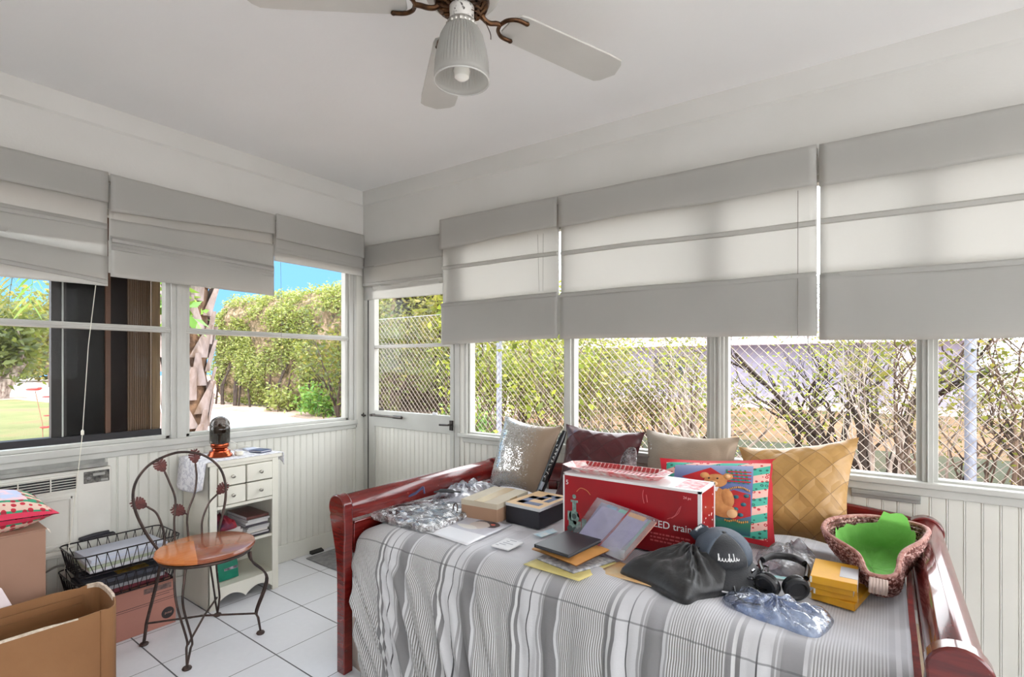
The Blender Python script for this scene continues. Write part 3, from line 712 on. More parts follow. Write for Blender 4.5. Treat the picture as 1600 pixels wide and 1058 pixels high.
for ang_ in (70.9,141,221,290,0):
    a=math.radians(ang_);ca,sa=math.cos(a),math.sin(a)
    def P(r,s,z,ca=ca,sa=sa): return (FC[0]+ca*r-sa*s,FC[1]+sa*r+ca*s,z)
    tilt=lambda s:2.198-s*.05
    # bracket: arm then a fork
    b=MB()
    b.tube([P(*q) for q in bez([(.055,0,2.205),(.070,0,2.188),(.090,.002,2.184),(.112,0,2.19),(.128,0,2.192)],6)],[.0085]*6+[.007]*19,8)
    for sg in (1,-1):
        b.tube([P(q[0],q[1],tilt(q[1])-.006) for q in bez([(.126,0,0),(.134,.024*sg,0),(.157,.041*sg,0),(.190,.043*sg,0)],6)],[.0058]*19,8)
        b.ell(P(.190,.043*sg,tilt(.043*sg)-.006),(.008,.008,.006),8,6)
    b.build('blade_arm',BRASS,fan,smooth=True)
    pts=[(.150,.030),(.165,.054),(.185,.058),(.50,.066),(.555,.064),(.572,.048),(.592,.0),(.572,-.048),(.555,-.064),(.50,-.066),(.185,-.058),(.165,-.054),(.150,-.030)]
    b=MB();b.loft([[P(r,s,tilt(s)) for r,s in pts],[P(r,s,tilt(s)+.006) for r,s in pts]])
    b.build('blade',FANW,fan,bevel=.0015)
b=MB();b.tube(bez([(FC[0]+.035,FC[1]-.0,2.172),(FC[0]+.052,FC[1]+.02,2.16),(FC[0]+.066,FC[1]+.04,2.12),(FC[0]+.068,FC[1]+.042,2.10)],5),.0012,5);b.build('pull_chain',BRASS,fan)
# ================================================================ daybed
def cherry_mat():
    t=NT('cherry_red_lacquered_wood');co=t.co()
    n=t.noise(t.mapped(co,(3,3,26)),3,6,.6)
    n2=t.noise(co,90,2)
    col=t.ramp(n,[(.3,lin((78,14,13))),(.55,lin((104,22,19))),(.8,lin((126,36,28)))])
    col=t.mix(t.ramp(n2,[(.72,(0,0,0)),(.76,(1,1,1))]),col,lin((150,90,74)))
    return t.done(t.pri(col,.22,0,t.bump(n,.05,.002),coat=.6))
CHERRY=cherry_mat()
LX,RX=1.292,3.058
bed=thing('daybed','cherry red wooden sleigh daybed with rolled arms against the right wall','bed',((LX+RX)/2,-.58,0))
def arm_profile(x,s):
    """front-post outline in xz, s=-1 rolls to the left, +1 to the right"""
    pts=[(0,0),(0,.50),(-.004,.56),(-.002,.60),(.002,.635)]
    pts+=[(.050+.051*math.cos(a),.649+.051*math.sin(a)) for a in [PI*.93-PI*1.12*i/14 for i in range(15)]]
    pts+=[(.096,.612),(.086,.575),(.070,.52),(.056,.46),(.049,.40),(.047,.30),(.047,0)]
    return [(x+s*p[0],p[1]) for p in pts]
for x,s in ((LX,-1),(RX,1)):
    for y0,y1 in ((-1.09,-1.048),(-.105,-.06)):
        b=MB();pr=arm_profile(x,s)
        b.loft([[(p[0],y0,p[1]) for p in pr],[(p[0],y1,p[1]) for p in pr]])
        b.build('post',CHERRY,bed,bevel=.005,smooth=True,ang=35)
    # rolled top board between the posts
    b=MB();out=[(.012,.600),(.006,.625),(.010,.655),(.026,.684),(.050,.695),(.074,.686),(.092,.664)]
    inn=[(.078,.655),(.066,.670),(.050,.677),(.034,.668),(.024,.648),(.021,.628),(.026,.603)]
    pr=[(x+s*p[0],p[1]) for p in out+inn]
    b.loft([[(p[0],-1.048,p[1]) for p in pr],[(p[0],-.105,p[1]) for p in pr]])
    b.build('arm_top_rail',CHERRY,bed,bevel=.003,smooth=True,ang=50)
    b=MB();b.box(min(x+s*.012,x+s*.04),max(x+s*.012,x+s*.04),-1.035,-.105,.46,.585);b.box(min(x+s*.006,x+s*.046),max(x+s*.006,x+s*.046),-1.035,-.105,.578,.59)
    b.build('arm_lower_rail',CHERRY,bed,bevel=.004)
# shaped back
b=MB();top=[];n=24
for i in range(n+1):
    u=i/n;x=LX-.06+(RX-LX+.12)*u
    top.append((x,.672+.05*math.sin(PI*u)**.6))
rings=[]
for y in (-.052,-.028): rings.append([(x,y,z) for x,z in top]+[(x,y,z-.085-.02*math.sin(PI*i/n)) for i,(x,z) in list(enumerate(top))[::-1]])
b.loft(rings);b.build('back_top_rail',CHERRY,bed,bevel=.006)
MB().box(LX,RX,-.052,-.028,.36,.44).build('back_lower_rail',CHERRY,bed,bevel=.004)
for k in range(9):
    x=LX+.12+(RX-LX-.24)*k/8
    MB().box(x-.025,x+.025,-.047,-.033,.44,.62).build('back_slat',CHERRY,bed,bevel=.003)
MB().box(LX,RX,-1.02,-.995,.22,.36).build('front_rail',CHERRY,bed,bevel=.004)
MB().box(LX,RX,-.98,-.10,.30,.335).build('mattress_base',mat('bare_slat_wood',(180,150,110),.6),bed)
mt=MB().box(LX+.02,RX-.02,-.97,-.085,.338,.535).build('mattress',mat('white_mattress_ticking',(222,220,214),.8),bevel=.03,seg=3)
tag(mt,'white mattress under the striped comforter of the daybed','mattress')
# bed skirt (shows below the comforter at the front left corner)
SK=mat('cream_bedskirt_cotton',(214,205,194),.85,c2=(202,190,178),ns=3,bump=.1,bs=200)
b=MB()
def sk(u,v):
    z=.45-(.445)*v
    x=1.322-.115*v+(3.03-1.322+.115*v)*u
    y=-1.0-.035*v-.010*v*math.sin(x*24+2*math.sin(x*5))*(.3+.7*min(1,u*6))
    return (x,y,z)
b.grid(sk,120,12);o=b.build('bed_skirt',SK,smooth=True,ang=180,solid=.002)
tag(o,'cream cotton bed skirt flaring to the floor below the striped comforter','bed skirt')
# comforter
def stripe_mat():
    t=NT('grey_striped_cotton');uv=t.co('UV');x,y,z=t.sep(uv)
    wob=t.math('MULTIPLY',t.math('SUBTRACT',t.noise(uv,2.0,2),.5),.012)
    xx=t.math('ADD',x,wob)
    p=t.math('FRACT',t.math('DIVIDE',t.math('SUBTRACT',xx,2.499-.312*6),.312))
    L=lin((203,203,205));Lt=lin((214,214,214));D=lin((128,127,128));G=lin((158,157,158));K=lin((84,84,86))
    band=t.ramp(p,[(0,D),(.13,L),(.16,G),(.175,L),(.62,D),(.66,Lt),(.69,D),(.725,L),(.832,K),(.84,L),(.93,G),(.955,L),(.965,G),(.99,D)],'CONSTANT')
    w=t.math('FRACT',t.math('DIVIDE',xx,.0064));pin=t.math('GREATER_THAN',w,.52)
    inb=t.math('MULTIPLY',t.math('GREATER_THAN',p,.178),t.math('LESS_THAN',p,.62))
    pinc=t.mix(pin,lin((210,210,211)),lin((124,122,118)))
    col=t.mix(inb,band,pinc)
    # the stripes are mixed paler on the top, up to the front edge
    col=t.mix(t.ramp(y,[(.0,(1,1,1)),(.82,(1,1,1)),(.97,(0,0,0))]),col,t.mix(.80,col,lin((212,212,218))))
    seam=t.math('LESS_THAN',t.math('ABSOLUTE',t.math('SUBTRACT',y,t.math('ADD',.955,t.math('MULTIPLY',wob,2.)))),.0022)
    col=t.mix(t.math('MULTIPLY',seam,.6),col,lin((96,95,98)))
    b=t.bump(t.math('ADD',t.noise(t.mapped(uv,(1,1,1)),14,5),t.math('MULTIPLY',t.noise(uv,300,1),.1)),.35,.012)
    return t.done(t.pri(col,.85,0,b,spec=.2,sheen=.1))
YB,YE=-.075,-.955
def comf(u,v):
    # arc length along the profile: flat top, rounded front edge, drop
    Lt=abs(YE-YB);rr=.085;La=rr*PI/2;Ld=.47;s=v*(Lt+La+Ld)
    x0=LX+.012;x1=RX-.012
    if s<Lt: y=YB-s;z=.574;drop=0;t=0
    elif s<Lt+La:
        a=(s-Lt)/rr;y=YE-rr*math.sin(a);z=.574-rr*(1-math.cos(a));drop=0;t=a/(PI/2)
    else: drop=s-Lt-La;y=YE-rr-.03*drop-.03*min(1,drop*5);z=.574-rr-drop;t=1
    # left edge of the hanging front slides inward toward the hem
    xl=x0
    if drop>0:
        xl=x0-.015*math.sin(min(1,drop/.12)*PI)+.20*max(0,drop-.06)**1.0
    elif t>0: xl=x0-.004*t
    x=xl+(x1-xl)*u
    # left shoulder of the mattress rounds off
    e=min(u*(x1-x0),.10)/.10
    z-=(1-e)**2*.028*(1-t)
    # wrinkles
    if s<Lt: z+=.006*nz(x*7,y*7,1)+.004*nz(x*19,y*19,2)+.012*max(0,nz(x*3.1,y*3.1,8))*(1 if y<-.75 else .4)
    f=min(1,max(0,(s-Lt+.05)/.25))
    amp=.012+.030*min(1,drop/.30)
    lean=1.25*max(0,1-(x-LX)/1.0)      # folds run diagonally near the left corner
    w=nz((x-lean*drop)*11,drop*1.2,3)+.6*nz((x-lean*drop)*23,drop*2,4)
    w=abs(w)*1.3-.25
    y-=f*amp*w
    if t>0: y-=.003*nz(x*30,s*8,6)*f
    return (x,y,z)
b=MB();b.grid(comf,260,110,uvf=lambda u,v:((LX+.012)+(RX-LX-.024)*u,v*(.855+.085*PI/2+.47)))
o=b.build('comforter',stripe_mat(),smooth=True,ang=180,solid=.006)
tag(o,'rumpled grey and white striped comforter spread over the daybed','comforter')
# ================================================================ things along the left wall
# ---------------- wall air conditioner under the window
ACW=mat('aged_white_plastic',(220,219,211),.4,c2=(208,206,197),ns=4)
BLK=mat('black_plastic',(26,26,28),.35)
GREYM=mat('grey_painted_metal',(166,166,160),.45,c2=(130,130,126),ns=9)
ac=thing('air_conditioner','white through-wall air conditioner with black louvred grille below the left window','air conditioner',(.03,-2.05,.40))
MB().box(.001,.03,-2.62,-1.472,.355,.735).build('body',ACW,ac,bevel=.006)
b=MB();b.box(.03,.040,-2.62,-1.60,.648,.655).box(.03,.040,-2.62,-1.60,.712,.722).box(.03,.040,-1.606,-1.597,.648,.722)
b.build('grille_frame',ACW,ac,bevel=.003)
MB().box(.0295,.032,-2.6,-1.606,.655,.712).build('grille_recess',BLK,ac)
for k in range(5):
    z=.6605+.0115*k
    b=MB();b.loft([[(.032,y,z),(.041,y,z+.003),(.041,y,z+.0055),(.032,y,z+.0025)] for y in (-2.6,-1.606)]);b.build('louvre',ACW,ac)
for y in (-1.695,-1.80,-1.905,-2.01): MB().box(.036,.043,y-.002,y+.002,.655,.712).build('grille_bar',ACW,ac)
cp=MB().box(.028,.033,-1.578,-1.482,.668,.722).build('control_panel',mat('dark_control_panel',(50,50,50),.25,c2=(120,118,112),ns=60),ac,bevel=.002)
for y,w in ((-1.565,.007),(-1.545,.004),(-1.53,.004)): MB().lathe([(w,0),(w,.006),(w*.7,.008)],(.0,0,0),14).build('x',BLK,cp) if False else None
b=MB();b.tube([(.033,-1.562,.693),(.041,-1.562,.693)],.008,14);b.build('control_knob',mat('chrome_knob',(170,170,168),.2,.9),cp,smooth=True)
b=MB();b.box(.033,.037,-1.545,-1.50,.700,.712).box(.033,.036,-1.515,-1.488,.672,.682);b.build('display',mat('smoky_display',(160,160,155),.15),cp)
# raised front panel
b=MB();b.box(.03,.036,-2.58,-1.60,.395,.640).build('front_panel',ACW,ac,bevel=.004)
b=MB()
for z0,z1 in ((.407,.42),(.612,.625)): b.box(.036,.043,-2.56,-1.618,z0,z1)
b.box(.036,.043,-1.630,-1.617,.407,.625);b.build('panel_moulding',ACW,ac,bevel=.003)
b=MB().box(.001,.05,-2.62,-1.60,.372,.392).build('ledge',ACW,ac,bevel=.004)
# metal tray over the unit
b=MB();b.loft([[(.001,y,.745),(.045,y,.742),(.047,y,.758),(.044,y,.758),(.042,y,.747),(.004,y,.75),(.004,y,.772),(.001,y,.772)] for y in (-2.62,-1.492)])
b.build('drip_tray',GREYM,ac)
# power cord of the unit
tg=MB().tube(bez([(.02,-1.80,.35),(.03,-1.74,.30),(.05,-1.67,.325),(.06,-1.60,.30)],8),.004,6).build('power_cord',mat('grey_cable',(120,118,112),.5),ac,smooth=True)

# ---------------- tall narrow white cabinet
CAB=mat('cream_painted_wood',(226,224,212),.4,c2=(216,213,200),ns=2)
y0,y1,x0,x1=-1.163,-.812,.022,.325
cab=thing('cabinet','narrow cream cabinet with four small drawers and open shelves by the left wall','cabinet',((x0+x1)/2,(y0+y1)/2,0))
for ya,yb in ((y0,y0+.02),(y1-.02,y1)):
    MB().box(x0,x1-.006,ya,yb,0,.715).build('side_panel',CAB,cab,bevel=.002)
MB().box(x0,x0+.008,y0+.02,y1-.02,.05,.715).build('back_panel',CAB,cab)
MB().box(x0-.005,x1+.012,y0-.015,y1+.015,.715,.735).build('cabinet_top',CAB,cab,bevel=.004)
for n,z in (('shelf',.292),('shelf',.090)): MB().box(x0+.008,x1-.008,y0+.02,y1-.02,z,z+.014).build(n,CAB,cab,bevel=.002)
MB().box(x0+.008,x1-.014,y0+.02,y1-.02,.490,.504).build('drawer_divider',CAB,cab)
b=MB();b.box(x1-.018,x1,y0,y0+.034,0,.715).box(x1-.018,x1,y1-.034,y1,0,.715).box(x1-.018,x1,y0+.034,y1-.034,.492,.508).box(x1-.018,x1,y0+.034,y1-.034,.70,.715)
b.build('face_frame',CAB,cab,bevel=.002)
# scalloped apron
pts=[];n=40
for i in range(n+1):
    u=i/n;y=y0+.034+(y1-y0-.068)*u
    pts.append((x1-.012,y,.022+.036*abs(math.sin(u*2*PI))**.8))
pts+=[(x1-.012,y1-.034,.104),(x1-.012,y0+.034,.104)]
MB().extr(pts,(.010,0,0)).build('apron',CAB,cab)
ym=(y0+y1)/2
for ya,yb in ((y0+.037,ym-.004),(ym+.004,y1-.037)):
    for za,zb in ((.512,.601),(.607,.697)):
        d=MB().box(x1-.02,x1+.006,ya,yb,za,zb).build('drawer',CAB,cab,bevel=.004)
        yc=(ya+yb)/2;zc=(za+zb)/2
        b=MB();b.T=Matrix.Translation((x1+.006,yc,zc))@Matrix.Rotation(PI/2,4,'Y')
        b.lathe([(.004,0),(.004,.008),(.009,.012),(.009,.018),(.004,.021)],(0,0,0),14);b.build('knob',mat('brushed_nickel',(150,146,138),.3,.9),d,smooth=True)
# lace runner over the top
def lace():
    t=NT('white_lace_cloth');co=t.co()
    n=t.noise(co,55,3);f=t.ramp(n,[(.46,(0,0,0)),(.52,(1,1,1))])
    return t.done(t.pri(t.mix(f,lin((206,206,214)),lin((232,232,236))),.9,0,t.bump(f,.5,.003)))
LACE=lace()
b=MB()
def run(u,v):
    # v along y: hangs over the near side, lies on the top, hangs over the far side
    tot=.17+.38+.075;s=v*tot;x=x0+.006+(x1-x0+.004)*u
    ya=y0-.017;yb=y1+.017
    if s<.17: h=.17-s;y=ya-.004-.018*math.sin(u*9)*h/.17-.01*h/.17;z=.7372-h*(.75+.25*math.sin(u*PI))
    elif s<.55: y=ya+(s-.17)/.38*(yb-ya);z=.7372+.002*nz(x*30,y*30)
    else: h=s-.55;y=yb+.003+.006*math.sin(u*8);z=.7372-h*(.8+.2*math.cos(u*18))
    if .17<=s<=.55 and u>.93: z-=0.0
    return (x,y,z)
b.grid(run,30,60);o=b.build('lace_runner',LACE,smooth=True,ang=180,solid=.0015)
tag(o,'white lace runner draped over the top of the cream cabinet','table runner')
# glass dome clock with copper base
COPPER=mat('polished_copper',(178,86,52),.18,.9,c2=(150,66,40),ns=12)
DC=(.20,-1.06,.7395)
dome=thing('glass_dome','small smoked glass dome on a two-tier copper base on the cream cabinet','dome clock',DC)
MB().lathe([(.0,0),(.058,0),(.060,.005),(.056,.012),(.050,.018),(.048,.030),(.038,.036),(.036,.042),(.030,.046),(.0,.047)],DC,40,caps=False).build('base',COPPER,dome,smooth=True)
MB().lathe([(.0,.047),(.040,.047),(.043,.052),(.043,.066),(.040,.070),(.0,.071)],DC,40,caps=False).build('collar',COPPER,dome,smooth=True)
b=MB();b.lathe([(.008,.07),(.007,.10),(.012,.115),(.026,.12),(.030,.135),(.026,.15),(.010,.155),(.005,.17),(.0,.172)],DC,20,caps=False)
b.build('clock_figure',mat('dark_bronze',(70,44,30),.4,.6,c2=(120,84,50),ns=30),dome,smooth=True)
prof=[(.0455,.068),(.047,.070)]+[(.047,.08+.02*k) for k in range(5)]+[(.047*math.cos(a),.160+.047*math.sin(a)) for a in [PI/2*i/9 for i in range(10)]]
MB().lathe(prof,DC,40,caps=False).build('dome_cover',glass_mat('smoked_glass',(150,148,144),.10,.03),dome,smooth=True,ang=180)
# little alarm/charger puck and cable
pk=thing('charger_puck','small cream round charger with its cable beside the glass dome','charger',(.245,-.985,.7395))
MB().lathe([(.0,0),(.019,0),(.021,.004),(.021,.014),(.018,.018),(.0,.0185)],(.245,-.985,.7395),24,caps=False).build('puck_body',mat('cream_plastic',(222,216,200),.35),pk,smooth=True)
MB().tube(bez([(.23,-.97,.75),(.20,-.975,.752),(.14,-1.0,.775),(.12,-.97,.80),(.13,-.93,.775),(.15,-.90,.765),(.13,-.87,.76),(.10,-.88,.752)],8),.0022,6).build('cable',mat('white_cable',(214,212,202),.5),pk,smooth=True)
NAVY=mat('navy_cover',(48,58,96),.4)
PAPER=mat('white_paper',(226,226,228),.8,c2=(216,216,220),ns=6)
b=MB();M=Matrix.Translation((.235,-.865,.7395))@Matrix.Rotation(.25,4,'Z');b.T=M;b.box(-.045,.045,-.035,.035,0,.004).box(-.045,.045,-.035,.035,.009,.012)
nb=b.build('pocket_notebook',NAVY);tag(nb,'small navy pocket notebook lying on the lace at the cabinet front corner','notebook')
b=MB();b.T=M;b.box(-.042,.042,-.032,.032,.004,.009);b.build('pages',PAPER,nb)
b=MB();b.T=Matrix.Translation((.13,-.86,.7395))@Matrix.Rotation(-.1,4,'Z');b.box(-.05,.05,-.03,.03,0,.006)
o=b.build('leaflet',mat('pale_blue_card',(196,204,222),.6));tag(o,'pale blue folded leaflet on the lace behind the navy notebook','leaflet')
# shelf contents
mg=[((60,58,62),.012),((200,198,196),.010),((170,160,150),.013),((120,116,120),.011),((206,200,190),.010),((90,84,92),.012),((186,182,180),.014),((150,140,132),.012),((96,62,58),.016)]
z=.307
for k,(c,h) in enumerate(mg):
    dx=.004*math.sin(k*2.1);dy=.005*math.cos(k*1.7)
    th=thing('magazine','','magazine',(.2,-.93,z),'magazines stacked on the upper shelf of the cabinet')
    nm=['bottom magazine of the right-hand stack on the cabinet shelf, dark cover','second magazine up in the right-hand stack on the cabinet shelf','third magazine up in the right-hand stack on the cabinet shelf','fourth magazine up in the right-hand stack on the cabinet shelf','fifth magazine up in the right-hand stack on the cabinet shelf','sixth magazine up in the right-hand stack on the cabinet shelf','seventh magazine up in the right-hand stack on the cabinet shelf','eighth magazine up, just below the top of the cabinet shelf stack','top magazine of the right-hand stack on the cabinet shelf, maroon cover'][k]
    th['label']=nm
    cv=mat(f'magazine_cover_{k}',c,.3)
    b=MB();b.box(.09+dx,.307+dx,-.975+dy,-.858+dy,z,z+.001).box(.09+dx,.307+dx,-.975+dy,-.858+dy,z+h-.0013,z+h-.0003).box(.305+dx,.307+dx,-.975+dy,-.858+dy,z,z+h-.0003);b.build('cover',cv if k in (0,5,8) else mat(f'pale_spine_{k%3}',((206,204,202),(190,188,188),(214,208,200))[k%3],.5),th)
    MB().box(.092+dx,.304+dx,-.973+dy,-.860+dy,z+.001,z+h-.0014).build('pages',PAPER,th)
    z+=h
z=.307
for k in range(4):
    b=MB();b.T=Matrix.Translation((.19,-1.055,z))@Matrix.Rotation((.06,-.05,.1,-.08)[k],4,'Z')
    b.box(-.10,.10,-.062,.062,0,.017)
    o=b.build('paper_pad',mat(('pad_white','pad_grey')[k%2],((216,212,206),(196,190,186))[k%2],.8))
    tag(o,['lowest pad of white paper at the left of the upper cabinet shelf','second pad of paper from the bottom at the left of the cabinet shelf','third pad of paper from the bottom at the left of the cabinet shelf','topmost pad of paper at the left of the shelf, under the red cloth'][k],'paper pad','paper pads on the upper shelf of the cabinet')
    z+=.0175
def heap(b,poly,c,H,seed,ridge=.3,nr=14,sub=8,flat=.55,freq=3.,mi=0):
    """a soft crumpled heap over the closed outline poly (xyz), apex c"""
    m=len(poly);out=[]
    for i in range(m):
        p=[Vector(poly[(i+k-1)%m]) for k in range(4)]
        for k in range(sub):
            t=k/sub;out.append(.5*((2*p[1])+(p[2]-p[0])*t+(2*p[0]-5*p[1]+4*p[2]-p[3])*t*t+(3*p[1]-p[0]-3*p[2]+p[3])*t**3))
    n=len(out);cv=Vector(c);rings=[]
    for r in range(nr+1):
        q=1-r/nr*.985
        ring=[]
        for i,p in enumerate(out):
            d=cv+(p-cv)*q
            e=(1-q*q)
            h=H*e**flat
            a=2*PI*i/n
            w=abs(nz(math.cos(a)*freq+seed,math.sin(a)*freq,q*1.5+seed))*2-.5+.5*nz(d.x*40,d.y*40,seed)
            h*=1+ridge*w*min(1,(1-q)*6)
            d2=d+Vector((.006*nz(d.x*30,d.y*30,seed+4),.006*nz(d.x*30,d.y*30,seed+7),0))*min(1,(1-q)*5)
            ring.append((d2.x,d2.y,p.z*q+cv.z*(1-q)+h))
        rings.append(ring)
    b.loft(rings,mi)
    return b
b=MB();heap(b,[(.30,-1.11,.377),(.295,-1.02,.377),(.18,-1.0,.377),(.10,-1.06,.377),(.18,-1.115,.377)],(.2,-1.06,.377),.05,3,.5)
o=b.build('folded_cloth',mat('red_navy_cloth',(168,34,44),.8,c2=(40,44,70),ns=9),smooth=True,ang=180)
tag(o,'crumpled red and navy cloth on the paper pads in the cabinet','cloth')
b=MB();b.T=Matrix.Translation((.25,-1.055,.1045))@Matrix.Rotation(-.28,4,'Y')@Matrix.Rotation(.12,4,'Z')
b.loft([[(-.012,-.07,0),(.012,-.07,0),(.012,.065,0),(-.012,.065,0)],[(-.016,-.072,.07),(.016,-.072,.07),(.016,.068,.07),(-.016,.068,.07)],[(-.003,-.07,.15),(.003,-.07,.15),(.003,.066,.15),(-.003,.066,.15)]])
gb=b.build('snack_bag',mat('green_printed_bag',(26,128,102),.35,c2=(18,110,88),ns=8),bevel=.004,smooth=True);tag(gb,'green printed bag with a clear window standing on the lower cabinet shelf','bag')
b=MB();b.T=Matrix.Translation((.25,-1.055,.1045))@Matrix.Rotation(-.28,4,'Y')@Matrix.Rotation(.12,4,'Z');b.add([(.0165,-.01,.045),(.0170,.062,.045),(.006,.060,.14),(.006,.0,.14)],[(0,1,2,3)]);b.build('bag_window',mat('grey_window_film',(160,154,166),.2,c2=(90,84,92),ns=40),gb)
b=MB();b.T=Matrix.Translation((.25,-1.055,.1045))@Matrix.Rotation(-.28,4,'Y')@Matrix.Rotation(.12,4,'Z');b.lathe([(.0,0),(.012,0)],(0,0,0),16) if False else b.add([(.0150+0*i,-.045+.012*math.cos(i*PI/8),.062+.012*math.sin(i*PI/8)) for i in range(16)],[tuple(range(16))]);b.build('round_sticker',mat('white_sticker',(224,226,226),.5),gb)

# ---------------- bistro chair
IRON=mat('dark_wrought_iron',(58,50,48),.45,.7,c2=(88,72,66),ns=25)
CH=(.662,-1.322)
ch=thing('bistro_chair','wrought iron bistro chair with leaf back and round honey wood seat','chair',(CH[0],CH[1],0))
def seat_mat():
    t=NT('honey_wood_seat');co=t.co();x,y,z=t.sep(co)
    n=t.noise(t.mapped(co,(30,3,30)),3,5)
    a=t.mix(n,lin((176,96,46)),lin((206,128,70)));c=t.mix(n,lin((118,56,30)),lin((150,80,46)))
    f=t.math('GREATER_THAN',t.math('ADD',t.math('MULTIPLY',x,.35),t.math('MULTIPLY',y,1.)),-.045)
    return t.done(t.pri(t.mix(f,a,c),.22,0,None,coat=.5))
SEAT=seat_mat()
MB().lathe([(0,.424),(.170,.424),(.184,.430),(.187,.438),(.183,.446),(.174,.4495),(0,.4495)],(CH[0],CH[1],0),56,caps=False).build('seat',SEAT,ch,smooth=True)
MB().tube([(CH[0]+.168*math.cos(2*PI*j/40),CH[1]+.168*math.sin(2*PI*j/40),.417) for j in range(40)],.007,8,True).build('seat_ring',IRON,ch,smooth=True)
feet={'bl':(.402,-1.464),'fl':(.747,-1.431),'br':(.385,-1.154),'fr':(.716,-1.117)}
def leg(key,top,single):
    fx,fy=feet[key];tx,ty=top
    ox,oy=(fx-CH[0]),(fy-CH[1]);L=math.hypot(ox,oy);ox/=L;oy/=L
    px,py=-oy,ox
    b=MB()
    for s in ((0,) if single else (1,-1)):
        w=.022;bk=key[0]=='b'
        P=[(tx+px*w*s,ty+py*w*s,.418),(tx+ox*.010+px*w*s*.9,ty+oy*.010+py*w*s*.9,.37),(tx+(fx-tx)*.35+ox*(.0 if bk else (.055 if key=='fr' else .02))+px*w*s*.55,ty+(fy-ty)*.35+oy*(.0 if bk else (.055 if key=='fr' else .02))+py*w*s*.55,.27),
           (fx-ox*.016+px*.010*s,fy-oy*.016+py*.010*s,.11),(fx-ox*.010+px*.008*s,fy-oy*.010+py*.008*s,.075),(fx,fy,.012)]
        b.tube(bez(P,7),.0045 if not single else .0068,8)
    o=b.build('leg',IRON,ch,smooth=True)
    MB().lathe([(.0,0),(.016,0),(.018,.004),(.015,.010),(.007,.014),(.0,.015)],(fx,fy,0),16,caps=False).build('foot',IRON,o,smooth=True)
leg('bl',(.520,-1.435),True);leg('fl',(.745,-1.452),False);leg('br',(.505,-1.235),False);leg('fr',(.790,-1.205),False)
b=MB();zc=.115
for a,c in (('bl','fr'),('fl','br')):
    p=[feet[a][0]*.94+CH[0]*.06,feet[a][1]*.94+CH[1]*.06,.095];q=[feet[c][0]*.94+CH[0]*.06,feet[c][1]*.94+CH[1]*.06,.095]
    b.tube([p,[(p[0]+q[0])/2,(p[1]+q[1])/2,.107],q],.0045,8)
b.build('cross_stretcher',IRON,ch,smooth=True)
# back: loop, stems, leaves in a leaning plane
def bp(y,z): return (.478-.10*(z-.42),y,z)
loop=[(-1.437,.42),(-1.478,.50),(-1.513,.60),(-1.519,.68),(-1.495,.745),(-1.44,.795),(-1.345,.822),(-1.25,.800),(-1.185,.745),(-1.155,.68),(-1.150,.60),(-1.165,.52),(-1.195,.42)]
MB().tube(bez([bp(*p) for p in loop],8),.0056,8).build('back_loop',IRON,ch,smooth=True)
stems=[[(-1.418,.42),(-1.412,.48),(-1.435,.57),(-1.470,.61)],[(-1.372,.42),(-1.372,.52),(-1.364,.62),(-1.385,.70),(-1.400,.745)],
       [(-1.318,.42),(-1.318,.54),(-1.285,.63),(-1.274,.70),(-1.276,.76)],[(-1.262,.42),(-1.258,.50),(-1.228,.57),(-1.190,.605)],[(-1.318,.54),(-1.330,.545)]]
b=None
for s in stems[:4]:
    MB().tube(bez([bp(*p) for p in s],7),.0044,7).build('back_stem',IRON,ch,smooth=True)
LEAFM=mat('reddish_bronze_leaf',(96,50,46),.45,.5,c2=(64,36,34),ns=40)
def chair_leaf(y,z,ang,L=.072,W=.050):
    ux,uz=math.cos(ang),math.sin(ang);px,pz=-uz,ux
    def q(t,w): return (y+ux*L*t+px*W*w,z+uz*L*t+pz*W*w)
    b=MB();K=6
    # serrated half blades, cut by slots between the veins
    for sg in (1,-1):
        for k in range(K):
            t0=.06+.14*k;wd=.5*math.sin(PI*min(1,(.12+.15*k)))**.7
            P=[q(t0,0.01*sg),q(t0+.135,.01*sg),q(min(1.0,t0+.24),sg*wd*.95),q(min(.99,t0+.20),sg*wd*1.08),q(min(.95,t0+.125),sg*wd*1.0)]
            b.extr([(bp(*p)[0]-.0012,p[0],p[1]) for p in P],(.0024,0,0))
    b.tube([bp(*q(-.08,0)),bp(*q(.5,0)),bp(*q(1.02,0))],[.003,.0028,.001],6)
    b.build('back_leaf',LEAFM,ch)
for a in ((-1.468,.608,2.55),(-1.398,.742,2.05),(-1.276,.757,1.62),(-1.322,.545,2.5),(-1.193,.602,.75)): chair_leaf(*a)

# ---------------- pink cardboard box, wire trays and papers
CARD=mat('pinkish_cardboard',(172,120,106),.8,c2=(162,110,96),ns=3,bump=.05,bs=120)
bx=thing('cardboard_box','low pink-brown cardboard box on the floor under the two wire trays','box',(.17,-1.48,0))
MB().box(.045,.29,-1.67,-1.298,0,.208).build('carton',CARD,bx,bevel=.003)
INK=mat('black_print',(44,36,36),.7)
b=MB()
for z0,z1,ya,yb in ((.130,.132,-1.67,-1.302),(.121,.1225,-1.67,-1.302),(.160,.162,-1.40,-1.308),(.150,.152,-1.40,-1.325),(.202,.203,-1.42,-1.30)): b.box(.2902,.2908,ya,yb,z0,z1)
b.build('printed_lines',INK,bx)
MB().box(.2902,.2912,-1.428,-1.318,.174,.198).build('shipping_label',mat('faded_label',(128,100,92),.6,c2=(84,66,62),ns=50),bx)
b=MB();b.T=Matrix.Translation((.2902,-1.332,.058))@Matrix.Rotation(PI/2,4,'Y');b.lathe([(.0,0),(.026,0),(.026,.001),(.0,.001)],(0,0,0),32,caps=False);b.build('round_emblem',INK,bx)
b=MB()
